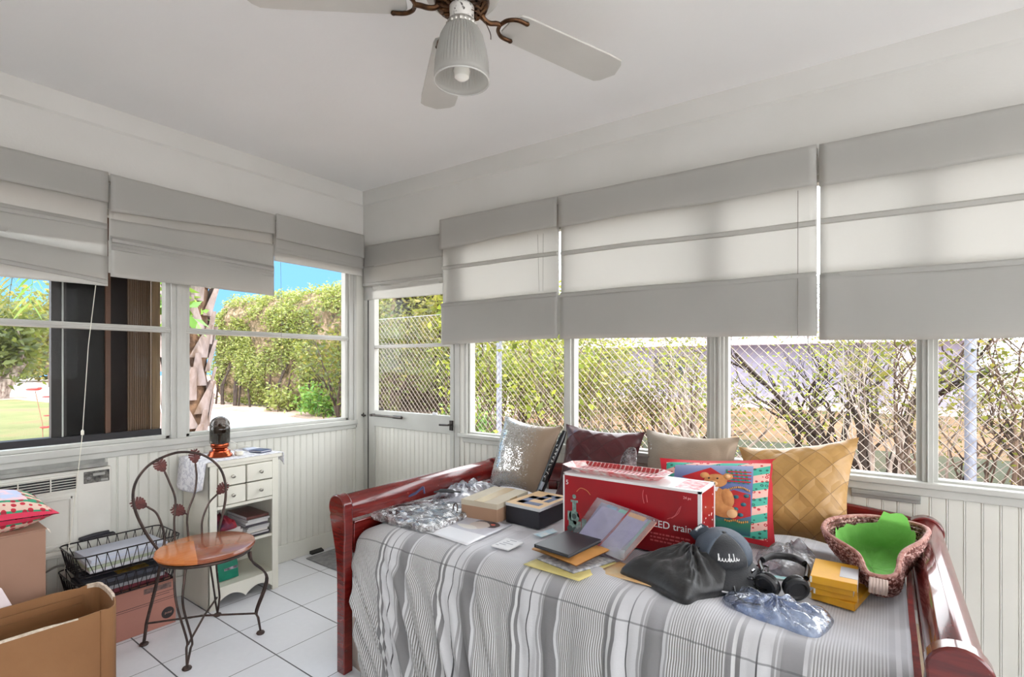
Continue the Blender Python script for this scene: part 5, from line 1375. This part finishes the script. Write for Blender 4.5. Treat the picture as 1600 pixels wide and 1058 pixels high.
b=MB();heap(b,[(p[0]+(p[0]-1.44)*.03,p[1]+(p[1]+.79)*.03,TB+.001) for p in pl],(1.44,-.79,TB),.036,2,.13,nr=26,sub=12,flat=.22,freq=5.);b.build('plastic_wrap',WRAP,SH,smooth=True,ang=180)
b=MB();b.tube([(1.262,-.775,TB+.035),(1.30,-.72,TB+.06),(1.318,-.69,TB+.085)],[.004,.006,.005],8).tube([(1.318,-.69,TB+.085),(1.335,-.70,TB+.06)],.004,8);b.build('hanger_clip',mat('navy_plastic',(52,54,92),.4),SH,smooth=True)
b=MB();heap(b,[(1.325,-.66,TB),(1.42,-.68,TB),(1.53,-.60,TB),(1.56,-.42,TB),(1.44,-.30,TB),(1.34,-.36,TB),(1.315,-.52,TB)],(1.42,-.50,TB),.075,9,.35,nr=18,sub=10,flat=.5,freq=4)
o=b.build('plastic_bag',film_mat('white_translucent_bag',(226,226,232),(214,214,222),.55,.2,.25,18),smooth=True,ang=180);tag(o,'translucent white plastic bag heaped against the left arm of the daybed','bag')
b=MB();b.tube(bez([(1.37,-.675,TB+.066),(1.40,-.655,TB+.072),(1.44,-.64,TB+.073),(1.475,-.615,TB+.070)],5),[.004]*4+[.009]*8+[.004]*4,8)
o=b.build('comb',mat('dark_grey_plastic',(56,56,58),.4),smooth=True);tag(o,'dark grey plastic comb between the wrapped shirt and the white bag','comb')
b=MB();b.tube([(1.548,-.728,TB+.035+.022*math.cos(a)) if False else (1.552+.012*math.sin(a),-.735+.004*math.cos(a),TB+.034+.024*math.cos(a)) for a in [2*PI*i/20 for i in range(20)]],.0028,6,True)
o=b.build('wire_ring',IRON,smooth=True);tag(o,'small black wire ring leaning against the pale brown carton','ring')

# ---------------- papers on the bed
def flat(name,pts,z,h,m,label,cat,group=None,rz=0.004):
    b=MB();rings=[]
    n=12
    A,B,C,D=[Vector((p[0],p[1],0)) for p in pts]
    def fn(u,v): 
        p=(A*(1-u)+B*u)*(1-v)+(D*(1-u)+C*u)*v
        return (p.x,p.y,z+rz*.5*nz(p.x*9,p.y*9,z)+rz*.5)
    b.grid(fn,n,n)
    o=b.build(name,m,smooth=True,solid=h,ang=60);return tag(o,label,cat,group)
def print_mat():
    t=NT('printed_portrait_page');uv=t.co('UV');x,y,z=t.sep(uv)
    n=t.noise(uv,5,3)
    def spot(cx,cy,rx,ry):
        dx=t.math('DIVIDE',t.math('SUBTRACT',x,cx),rx);dy=t.math('DIVIDE',t.math('SUBTRACT',y,cy),ry)
        return t.math('ADD',t.math('ADD',t.math('MULTIPLY',dx,dx),t.math('MULTIPLY',dy,dy)),t.math('MULTIPLY',t.math('SUBTRACT',n,.5),1.2))
    top=t.math('GREATER_THAN',y,.40)
    col=t.mix(top,lin((226,226,230)),t.mix(n,lin((176,176,186)),lin((206,206,214))))
    col=t.mix(t.math('LESS_THAN',spot(.62,.80,.26,.14),1.),col,lin((70,66,74)))
    col=t.mix(t.math('LESS_THAN',spot(.55,.70,.20,.15),1.),col,lin((206,196,190)))
    col=t.mix(t.math('LESS_THAN',spot(.40,.55,.22,.07),1.),col,lin((222,218,212)))
    col=t.mix(t.math('LESS_THAN',spot(.74,.82,.05,.035),1.),col,lin((206,104,88)))
    return t.done(t.pri(col,.35))
flat('photo_print',[(1.597,-.949),(1.818,-.965),(1.808,-.685),(1.585,-.683)],TB+.002,.0012,print_mat(),'large printed photograph page lying flat on the comforter','photo print')
o=flat('white_card',[(1.893,-.926),(1.963,-.921),(1.963,-.828),(1.887,-.827)],TB+.003,.004,mat('white_card',(228,228,230),.5),'small white card with faint writing, alone on the comforter','card')
b=MB()
for k in range(5): b.box(1.902+.004*k,1.915+.004*k+.03*((k*7)%3)/2,-.912+.016*k,-.909+.016*k,TB+.0095,TB+.0098)
b.build('handwriting',mat('grey_ink',(130,130,140),.6),o)
flat('blue_leaflet',[(1.94,-.73),(1.985,-.745),(2.0,-.655),(1.962,-.63)],TB+.002,.001,mat('pale_blue_print',(170,206,220),.6,c2=(222,226,230),ns=25),'pale blue and white leaflet at the left foot of the toy box','leaflet')
flat('manila_folder',[(2.072,-.985),(2.275,-.995),(2.312,-.80),(2.10,-.79)],TB+.001,.002,mat('pale_yellow_paper',(218,204,140),.6,c2=(206,190,120),ns=6),'pale yellow folder at the bottom of the pile with the black notebook','folder')
flat('newspaper',[(2.085,-.93),(2.24,-.965),(2.30,-.80),(2.11,-.76)],TB+.0055,.004,mat('newsprint',(188,188,190),.7,c2=(120,120,126),ns=60),'folded grey newsprint between the yellow folder and the brown envelope','newspaper')
flat('colour_leaflet',[(2.285,-.905),(2.47,-.908),(2.50,-.83),(2.31,-.79)],TB+.002,.002,mat('cream_orange_print',(222,206,170),.5,c2=(220,170,110),ns=12),'cream and orange leaflet partly under the black cloth','leaflet')
b=MB();pillow4(b,(2.075,-.735,TB+.030),(2.275,-.770,TB+.030),(2.245,-.955,TB+.027),(2.055,-.915,TB+.027),.022,8,n=18,pinch=.01,wr=.004)
KRAFT=mat('padded_kraft_envelope',(206,150,84),.6,c2=(190,132,68),ns=8)
o=b.build('padded_envelope',KRAFT,smooth=True,ang=180);tag(o,'orange-brown padded envelope under the black notebook','envelope')
b=MB();b.T=Matrix.Translation((2.155,-.848,TB+.042))@Matrix.Rotation(-.12,4,'Z')@Matrix.Rotation(.015,4,'X')
b.box(-.070,.070,-.090,.090,0,.002).box(-.070,.070,-.090,.090,.009,.011).box(-.070,-.066,-.09,.09,.0,.011)
nb=b.build('black_notebook',mat('matte_black_cover',(40,41,46),.4),bevel=.001);tag(nb,'black square notebook lying on top of the padded envelope','notebook')
b=MB();b.T=Matrix.Translation((2.155,-.848,TB+.042))@Matrix.Rotation(-.12,4,'Z')@Matrix.Rotation(.015,4,'X');b.box(-.066,.067,-.087,.087,.002,.009);b.build('page_block',mat('dark_page_edges',(70,70,74),.7),nb)
# clear sleeve bundle of sheets leaning on the toy box
S=[Vector(p) for p in ((2.168,-.655,.735),(2.398,-.668,.700),(2.325,-.79,.585),(2.11,-.76,.604))]
cs=thing('sleeve_bundle','bundle of plastic sleeved sheets tied with red string, leaning on the toy box','bundle',(2.25,-.74,TB))
N=(S[1]-S[0]).cross(S[3]-S[0]).normalized()
if N.z<0: N=-N
def sq(u,v,h=0): return (S[0]*(1-u)+S[1]*u)*(1-v)+(S[3]*(1-u)+S[2]*u)*v+N*h
def slab(u0,u1,v0,v1,h0,h1): 
    b=MB();b.loft([[tuple(sq(u,v,h)) for u,v in ((u0,v0),(u1,v0),(u1,v1),(u0,v1))] for h in (h0,h1)]);return b
slab(.10,.88,.06,.97,.0,.010).build('sheets',mat('lavender_sheet',(176,172,200),.5,c2=(150,146,180),ns=9),cs,bevel=.001)
slab(.22,.38,.05,.12,.0102,.0108).build('blue_tab',mat('blue_tab',(120,184,214),.5),cs);slab(.42,.56,.05,.13,.0102,.0108).build('green_tab',mat('mint_tab',(120,200,176),.5),cs);slab(.58,.84,.05,.14,.0102,.0108).build('orange_tab',mat('orange_tab',(224,170,110),.5),cs)
slab(.86,.92,.06,.97,.001,.009).build('green_edge_sheet',mat('pale_green_sheet',(170,210,194),.5),cs);slab(.92,.99,.06,.97,.001,.008).build('pink_edge_sheet',mat('salmon_sheet',(220,160,140),.5),cs)
slab(0,1,0,1,.0115,.0122).build('plastic_sleeve',film_mat('clear_sleeve',(236,236,240),(226,226,232),.25,.06,.3,9),cs)
b=MB();b.tube([tuple(sq(.56,-.005,.013)),tuple(sq(.545,.5,.0145)),tuple(sq(.50,1.0,.013))],.0014,5);b.tube([tuple(sq(.57,-.005,.013)),tuple(sq(.565,.5,.0145)),tuple(sq(.52,1.0,.013))],.0014,5);b.build('red_string',mat('red_string',(150,48,48),.7),cs)

# ---------------- black cloth, caps
BLKC=mat('black_satin_cloth',(32,32,34),.42,c2=(24,24,26),ns=6,bump=.15,bs=60,sheen=.2)
b=MB();pl=[(2.345,-.868,TB),(2.45,-.905,TB),(2.565,-.955,TB),(2.60,-.895,TB),(2.66,-.80,TB),(2.70,-.70,TB),(2.65,-.60,TB),(2.52,-.645,TB),(2.42,-.66,TB),(2.40,-.74,TB)]
heap(b,pl,(2.53,-.765,TB),.088,13,.20,nr=24,sub=10,flat=.62,freq=3.2)
o=b.build('black_cloth',BLKC,smooth=True,ang=180);tag(o,'heap of black satin cloth in front of the red toy box','cloth')
CAPM=mat('black_cap_twill',(38,40,46),.55,c2=(30,32,36),ns=8,bump=.2,bs=220,sheen=.2)
GREYC=mat('slate_cap_twill',(84,94,108),.6,c2=(70,80,92),ns=8,bump=.2,bs=220)
CB=(2.605,-.705)
cp=thing('baseball_cap','black baseball cap with white script and pale brim piping on the black cloth','cap',(CB[0],CB[1],TB+.075))
b=MB();b.T=Matrix.Translation((CB[0],CB[1],.648))@Matrix.Rotation(-1.15,4,'Z')@Matrix.Rotation(.22,4,'Y')
def dome(b,a0,a1,R=(.088,.080,.070)):
    rings=[]
    for i in range(13):
        t=PI/2*i/12*.985
        rings.append([(R[0]*math.cos(t)*math.cos(a0+(a1-a0)*j/24),R[1]*math.cos(t)*math.sin(a0+(a1-a0)*j/24),R[2]*math.sin(t)**.85) for j in range(25)])
    b.loft(rings,closed=False,caps=False)
dome(b,-.75,.75);b.build('front_panel',CAPM,cp,smooth=True,ang=180,solid=.002)
TT=b.T
b=MB();b.T=TT;dome(b,.75,2*PI-.75);b.build('crown',GREYC,cp,smooth=True,ang=180,solid=.002)
b=MB();b.T=TT
def brim(u,v):
    a=-1.15+2.3*u;r=.082+.062*v*math.cos(a*.85)
    return (r*math.cos(a)+.0,r*math.sin(a)*.98,.002-.030*v*v-.014*(a*a)*v)
b.grid(brim,24,8);b.build('brim',CAPM,cp,smooth=True,ang=180,solid=.003)
b=MB();b.T=TT;b.tube([brim(i/24,1.0) for i in range(25)],.0024,6);b.build('brim_piping',mat('pale_piping',(206,206,208),.5),cp,smooth=True)
b=MB();b.T=TT
def onp(a,h):   # point on the front panel
    t=math.asin(min(.99,max(0,h/.070))**(1/.85))
    return (.0892*math.cos(t)*math.cos(a),.0812*math.cos(t)*math.sin(a),h+.0005)
pts=[]
for k in range(40):
    s=k/39;a=-.36+.74*s+.020*math.cos(s*44);pts.append(onp(a,.030+.0042*math.sin(s*44)+.003*s))
b.tube(pts,.0014,5);b.tube([onp(-.40,.042),onp(-.37,.034),onp(-.36,.026)],.0018,5);b.tube([onp(.02,.045),onp(.03,.030)],.0015,5);b.tube([onp(.20,.045),onp(.21,.030)],.0015,5)
b.build('script_lettering',WPR,cp,smooth=True)
b=MB();b.T=TT;b.ell((0,0,.0705),(.006,.006,.004),10,6);b.build('top_button',CAPM,cp,smooth=True)
# folded cap with a label, behind
c2=thing('visor_hat','folded dark blue cap with a pale script label, standing behind the black cap','cap',(2.50,-.665,.66))
b=MB();A=Vector((2.505,-.705,.690));Bq=Vector((2.540,-.695,.724));Cq=Vector((2.600,-.695,.690));Dq=Vector((2.560,-.715,.650))
def fc(u,v):
    p=(A*(1-u)+Dq*u)*(1-v)+(Bq*(1-u)+Cq*u)*v
    return p+Vector((-.2,-.5,.6))*(.022*math.sin(PI*u)*math.sin(PI*v*.9))
b.grid(fc,14,14);b.build('cap_crown',mat('navy_cap_twill',(46,54,66),.55,bump=.2,bs=220),c2,smooth=True,ang=180,solid=.006)
b=MB()
def fl(u,v): return fc(.12+.22*u,.35+.5*v)+Vector((-.2,-.5,.6))*.006
b.grid(fl,6,6);b.build('label_patch',mat('grey_label',(120,128,140),.6),c2,smooth=True)
b=MB();b.tube([tuple(fc(.18+.10*math.sin(k*1.7)*.5+.05,.40+.42*k/14)+Vector((-.2,-.5,.6))*.0085) for k in range(15)],.0024,5);b.build('script_lettering',WPR,c2)
# ---------------- headphones, cable, bags
HB=mat('black_headphone_plastic',(30,30,33),.25);HP=mat('black_ear_leather',(40,40,42),.5)
hp=thing('headphones','black over-ear headphones lying on the bed beside the yellow boxes','headphones',(2.765,-.70,TB))
cu=[(2.738,-.770,.614,-.35),(2.802,-.752,.616,.55)]
b=MB();b.tube(bez([(2.722,-.735,.625),(2.70,-.66,.632),(2.725,-.60,.634),(2.775,-.585,.634),(2.815,-.62,.632),(2.822,-.70,.626)],8),.0075,10);b.build('headband',HB,hp,smooth=True)
b=MB();b.tube(bez([(2.705,-.66,.638),(2.727,-.605,.641),(2.775,-.59,.641),(2.810,-.622,.639)],8),.009,10);b.build('headband_pad',HP,hp,smooth=True)
for k,(x,y,z,a) in enumerate(cu):
    b=MB();b.T=Matrix.Translation((x,y,z))@Matrix.Rotation(a,4,'Z')@Matrix.Rotation(PI/2+.25,4,'X')
    b.lathe([(.0,-.012),(.026,-.012),(.033,-.006),(.034,.004),(.030,.010)],(0,0,0),30,caps=False);e=b.build('ear_cup',HB,hp,smooth=True)
    T3=b.T;b=MB();b.T=T3;b.lathe([(.0,.012),(.020,.013),(.024,.018),(.031,.016),(.033,.008),(.031,.003)],(0,0,0),30,caps=False);b.build('ear_pad',HP,e,smooth=True)
b=MB();b.T=Matrix.Translation((2.757,-.715,.612))@Matrix.Rotation(.3,4,'Z');b.box(-.022,.022,-.010,.010,0,.006)
b.build('teal_tag',mat('teal_label',(96,176,176),.5,c2=(200,204,204),ns=30),hp)
CHR=mat('chrome_clip',(190,190,194),.12,1.)
cb=thing('audio_cable','tangled black audio cable between the cap and the headphones','cable',(2.70,-.70,TB))
pts=[]
for k in range(60):
    t=k/59*2*PI*3.2;r=.030+.012*math.sin(t*.7)
    pts.append((2.695+r*math.cos(t)+.02*k/59,-.70+r*1.2*math.sin(t)-.06*k/59,TB+.030+.018*math.sin(t*1.3)+.008*math.cos(t*2.1)))
MB().tube(pts,.0026,6).build('cord',BLKP,cb,smooth=True)
b=MB();b.tube(bez([(2.655,-.80,TB+.03),(2.672,-.84,TB+.012),(2.70,-.86,TB+.007),(2.735,-.85,TB+.006)],6),.0026,6).build('cord_end',BLKP,cb,smooth=True)
b=MB();b.tube([pts[10],pts[13]],.005,8);b.tube([pts[30],pts[32]],.005,8);b.tube([pts[44],pts[46]],.0045,8);b.build('plug',CHR,cb,smooth=True)
b=MB();heap(b,[(2.655,-.50,TB),(2.74,-.60,TB),(2.82,-.56,TB),(2.845,-.48,TB),(2.78,-.37,TB),(2.70,-.40,TB)],(2.755,-.47,TB),.055,21,.4,nr=16,sub=9,flat=.5,freq=4)
o=b.build('plastic_bag',film_mat('white_frosted_bag',(232,232,236),(222,222,228),.6,.25,.3,22),smooth=True,ang=180);tag(o,'crumpled frosted white plastic bag in front of the gold cushion','bag')
b=MB();heap(b,[(2.645,-.875,TB),(2.655,-.79,TB),(2.70,-.79,TB),(2.80,-.80,TB),(2.885,-.80,TB),(2.893,-.86,TB-.002),(2.868,-.935,TB-.012),(2.80,-.93,TB-.008),(2.72,-.915,TB-.004)],(2.77,-.86,TB-.002),.034,33,.55,nr=18,sub=10,flat=.5,freq=4.5)
o=b.build('zip_bag',film_mat('blue_tinted_film',(196,212,240),(190,206,234),.42,.08,.55,26),smooth=True,ang=180);tag(o,'crinkled pale blue zip-lock bag at the front edge of the bed','bag')
# ---------------- yellow film boxes
YEL=mat('yellow_carton',(226,170,36),.4,c2=(214,154,30),ns=6)
specs=[((2.900,-.655),.104,.160,.019,-.20,'wide flat yellow carton at the bottom of the yellow stack'),
       ((2.889,-.664),.098,.140,.017,.05,'second yellow carton from the bottom of the yellow stack'),
       ((2.884,-.672),.100,.138,.016,-.03,'third yellow carton from the bottom, just below the top one'),
       ((2.888,-.678),.104,.146,.020,.015,'top yellow carton of the stack with a silver grey label')]
z=TB+.003
for k,(c,w,l,h,r,lb) in enumerate(specs):
    M=Matrix.Translation((c[0],c[1],z))@Matrix.Rotation(r,4,'Z')
    th=thing('film_box',lb,'box',(c[0],c[1],z),'yellow cartons stacked on the bed')
    b=MB();b.T=M;b.box(-w/2,w/2,-l/2,l/2,0,h);b.build('carton',YEL,th,bevel=.0015)
    b=MB();b.T=M;b.box(-w/2-.0004,-w/2+.004,-l/2-.0004,-l/2+.0005,.002,h-.002);b.build('open_flap',mat('white_flap',(226,222,210),.6),th)
    if k==3:
        b=MB();b.T=M;b.box(.012,w/2+.0004,-.04,l/2-.03,h,h+.0006).box(w/2,w/2+.0006,-l/2,l/2-.01,.0,h);b.build('silver_label',mat('silver_grey_label',(186,184,186),.35,c2=(160,158,162),ns=40),th)
    elif k: 
        b=MB();b.T=M;b.box(w/2,w/2+.0006,-l/2,l/2-.02,.0,h);b.build('end_label',mat('silver_grey_label',(186,184,186),.35),th)
    z+=h+.0004
# ---------------- coiled basket with green tissue
def basket_mat():
    t=NT('brown_pink_seagrass');co=t.co()
    n=t.noise(t.mapped(co,(1,1,1)),120,3);n2=t.noise(co,22,3)
    col=t.ramp(n,[(.38,lin((84,36,30))),(.5,lin((128,66,54))),(.58,lin((214,176,168)))])
    col=t.mix(t.ramp(n2,[(.45,(0,0,0)),(.7,(1,1,1))]),col,lin((96,44,34)))
    return t.done(t.pri(col,.6,0,t.bump(n,.7,.006)))
SEA=basket_mat()
bk=thing('basket','coiled reddish-brown seagrass basket with a low spout, by the right arm of the bed','basket',(2.97,-.45,TB))
base=[(2.925,-.44),(2.945,-.535),(2.982,-.590),(3.020,-.560),(3.028,-.47),(3.032,-.36),(3.02,-.27),(2.96,-.245),(2.92,-.30),(2.910,-.38)]
rim=[(2.862,-.55,.712),(2.935,-.61,.690),(2.962,-.672,.662),(3.018,-.655,.664),(3.036,-.57,.700),(3.085,-.48,.722),(3.092,-.34,.724),(2.965,-.295,.722),(2.868,-.38,.720),(2.845,-.47,.716)]
def cyc(P,n=6):
    out=[];m=len(P)
    for i in range(m):
        p=[Vector(P[(i+k-1)%m]) for k in range(4)]
        for k in range(n):
            t=k/n;out.append(.5*((2*p[1])+(p[2]-p[0])*t+(2*p[0]-5*p[1]+4*p[2]-p[3])*t*t+(3*p[1]-p[0]-3*p[2]+p[3])*t**3))
    return out
Bc=cyc([(p[0],p[1],TB+.006) for p in base],7);Rc=cyc(rim,7)
def bpt(i,s):
    p=Bc[i].lerp(Rc[i],s);w=.014*math.sin(PI*s)
    c=Vector((2.97,-.44,p.z));d=(p-c);d.z=0;d.normalize();return p+d*w
b=MB();K=11
for r in range(K): b.tube([bpt(i,r/(K-1))+Vector((.0016*math.sin(i*2.1+r*PI),.0016*math.cos(i*2.1+r*PI),0)) for i in range(len(Bc))],.0066,7,True)
b.build('coiled_wall',SEA,bk,smooth=True)
MB().tube([bpt(i,1.0)+Vector((0,0,.003)) for i in range(len(Bc))],.0062,8,True).build('rim_coil',mat('pale_pink_rim',(186,140,128),.6,c2=(150,90,78),ns=60,bump=.4,bs=120),bk,smooth=True)
b=MB();b.add([tuple(p+Vector((0,0,.003))) for p in Bc],[tuple(range(len(Bc)))]);b.build('basket_floor',SEA,bk)
b=MB()
hc=Vector((2.988,-.676,.640))
for k in range(6): b.tube(bez([hc+Vector((-.020+.0066*k,-.004,.018)),hc+Vector((-.021+.0068*k,-.016,.0)),hc+Vector((-.022+.0066*k,-.004,-.020))],5),.0042,6)
b.build('spout_knot',mat('pale_rattan',(216,196,186),.6),bk,smooth=True)
TIS=None
def tissue():
    t=NT('green_tissue');co=t.co()
    c=t.mix(t.noise(co,14,3),lin((120,200,84)),lin((152,220,120)))
    d=t.pri(c,.7,0,t.bump(t.noise(co,35,4),.5,.008));tl=t.n('ShaderNodeBsdfTranslucent');t.put(tl.inputs[0],c)
    return t.done(t.mixs(.3,d,tl.outputs[0]))
TIS=tissue()
b=MB();n=len(Bc);rings=[]
def tr_(i,s,k):
    p=bpt(i,s);c=Vector((2.97,-.45,p.z));d=p-c;return c+d*(.80+.05*nz(i*.4,s*4,k))
rings=[]
for s in (.84,.62,.36,.22):
    rg=[]
    for i in range(n):
        p=tr_(i,s,1);p.z+=.016*nz(i*.55,s*3,4)
        if s>.8:
            y=p.y;back=max(0,min(1,(y+.50)/.16));left=max(0,min(1,(2.93-p.x)/.06))
            p.z+=.010*back+.016*nz(i*.45,2,7)-.030*(1-back)*(1-left)
            if y>-.40 and 2.98<p.x<3.06: p.z+=.040
        rg.append(tuple(p))
    rings.append(rg)
cc=Vector((2.965,-.46,TB+.032))
for q in (.75,.4,.03): rings.append([tuple(cc+(Vector(rings[3][i])-cc)*q+Vector((0,0,.004*nz(i*.5,q*5,2)))) for i in range(n)])
b.loft(rings,caps=False);o=b.build('tissue_paper',TIS,smooth=True,ang=180);tag(o,'crumpled bright green tissue paper lining the coiled basket','tissue paper')
# cushion on the tall box
def cush2():
    t=NT('holiday_print_cloth');uv=t.co('UV');x,y,z=t.sep(uv)
    v=t.n('ShaderNodeTexVoronoi');t.put(v.inputs['Vector'],uv);v.inputs['Scale'].default_value=15;v.inputs['Randomness'].default_value=.4
    d=t.math('LESS_THAN',v.outputs['Distance'],.33);bnd=t.math('GREATER_THAN',t.math('SINE',t.math('MULTIPLY',y,30.)),0.)
    p=t.mix(bnd,t.mix(d,lin((40,150,110)),lin((160,30,50))),t.mix(d,lin((228,196,180)),lin((196,40,60))))
    bx=t.math('MAXIMUM',t.math('ABSOLUTE',t.math('SUBTRACT',x,.5)),t.math('ABSOLUTE',t.math('SUBTRACT',y,.5)))
    sky=t.mix(t.ramp(t.noise(uv,7,3),[(.45,(0,0,0)),(.6,(1,1,1))]),lin((184,196,226)),lin((232,196,204)))
    c=t.mix(t.math('LESS_THAN',bx,.30),p,sky);c=t.mix(t.math('GREATER_THAN',bx,.46),c,lin((214,50,84)))
    return t.done(t.pri(c,.7,0,t.bump(t.noise(uv,30,3),.2,.004)))
b=MB();pillow4(b,(.02,-2.16,.665),(.055,-1.75,.655),(.36,-1.735,.628),(.345,-2.12,.640),.150,12,n=28,pinch=.03,wr=.006,border=.04)
o=b.build('holiday_cushion',cush2(),smooth=True,ang=180);tag(o,'holiday print cushion with pink piping lying flat on the tall cardboard box','cushion')
# ================================================================ camera, sky, sun
cam=bpy.data.cameras.new('camera');co_=bpy.data.objects.new('camera',cam);COL.objects.link(co_)
co_.location=(2.998,-2.318,1.215);co_.rotation_euler=(PI/2,0,math.atan2(583,800))
cam.sensor_width=36;cam.lens=18.0;cam.shift_y=41/1600;cam.clip_start=.05;cam.clip_end=400
sc.camera=co_
w=bpy.data.worlds.new('sky');sc.world=w;w.use_nodes=True
nt=w.node_tree;nt.nodes.clear()
out=nt.nodes.new('ShaderNodeOutputWorld');bg=nt.nodes.new('ShaderNodeBackground');nt.links.new(bg.outputs[0],out.inputs[0])
tc=nt.nodes.new('ShaderNodeTexCoord')
sk=nt.nodes.new('ShaderNodeTexSky');sk.sky_type='HOSEK_WILKIE';sk.turbidity=3;sk.sun_direction=Vector((.75,-.45,.9)).normalized()
# clear blue over the garden on the left, white cloud added elsewhere to brighten the room
nzn=nt.nodes.new('ShaderNodeTexNoise');nzn.inputs['Scale'].default_value=1.6;nzn.inputs['Detail'].default_value=6;nt.links.new(tc.outputs['Generated'],nzn.inputs['Vector'])
dot=nt.nodes.new('ShaderNodeVectorMath');dot.operation='DOT_PRODUCT';nt.links.new(tc.outputs['Generated'],dot.inputs[0]);dot.inputs[1].default_value=Vector((-.93,.33,.1)).normalized()
ad=nt.nodes.new('ShaderNodeMath');ad.operation='MULTIPLY_ADD';nt.links.new(nzn.outputs[0],ad.inputs[0]);ad.inputs[1].default_value=-.5;nt.links.new(dot.outputs['Value'],ad.inputs[2])
rp=nt.nodes.new('ShaderNodeMapRange');nt.links.new(ad.outputs[0],rp.inputs[0]);rp.inputs[1].default_value=.62;rp.inputs[2].default_value=.48
blue=nt.nodes.new('ShaderNodeMix');blue.data_type='RGBA';blue.inputs[0].default_value=.9
nt.links.new(sk.outputs[0],blue.inputs[6]);blue.inputs[7].default_value=(.24,.58,.98,1)
mx=nt.nodes.new('ShaderNodeMix');mx.data_type='RGBA';nt.links.new(rp.outputs[0],mx.inputs[0]);nt.links.new(blue.outputs[2],mx.inputs[6]);mx.inputs[7].default_value=(CLOUD_FILL*.97,CLOUD_FILL*.99,CLOUD_FILL*1.02,1)
nt.links.new(mx.outputs[2],bg.inputs[0]);bg.inputs[1].default_value=SKY
sun=bpy.data.lights.new('sun','SUN');so=bpy.data.objects.new('sun',sun);COL.objects.link(so)
sun.energy=SUN;sun.angle=.009;sun.color=(1,.95,.86)
so.rotation_euler=Vector((.75,-.45,.95)).to_track_quat('Z','Y').to_euler();so.location=(6,-6,8)
sc.view_settings.view_transform='Standard';sc.view_settings.look='None';sc.view_settings.gamma=1;sc.view_settings.use_curve_mapping=False
sc.view_settings.exposure=EXPO
sc.cycles.use_denoising=True
sc.cycles.sample_clamp_indirect=4.0;sc.cycles.max_bounces=10;sc.cycles.diffuse_bounces=5;sc.cycles.transparent_max_bounces=24
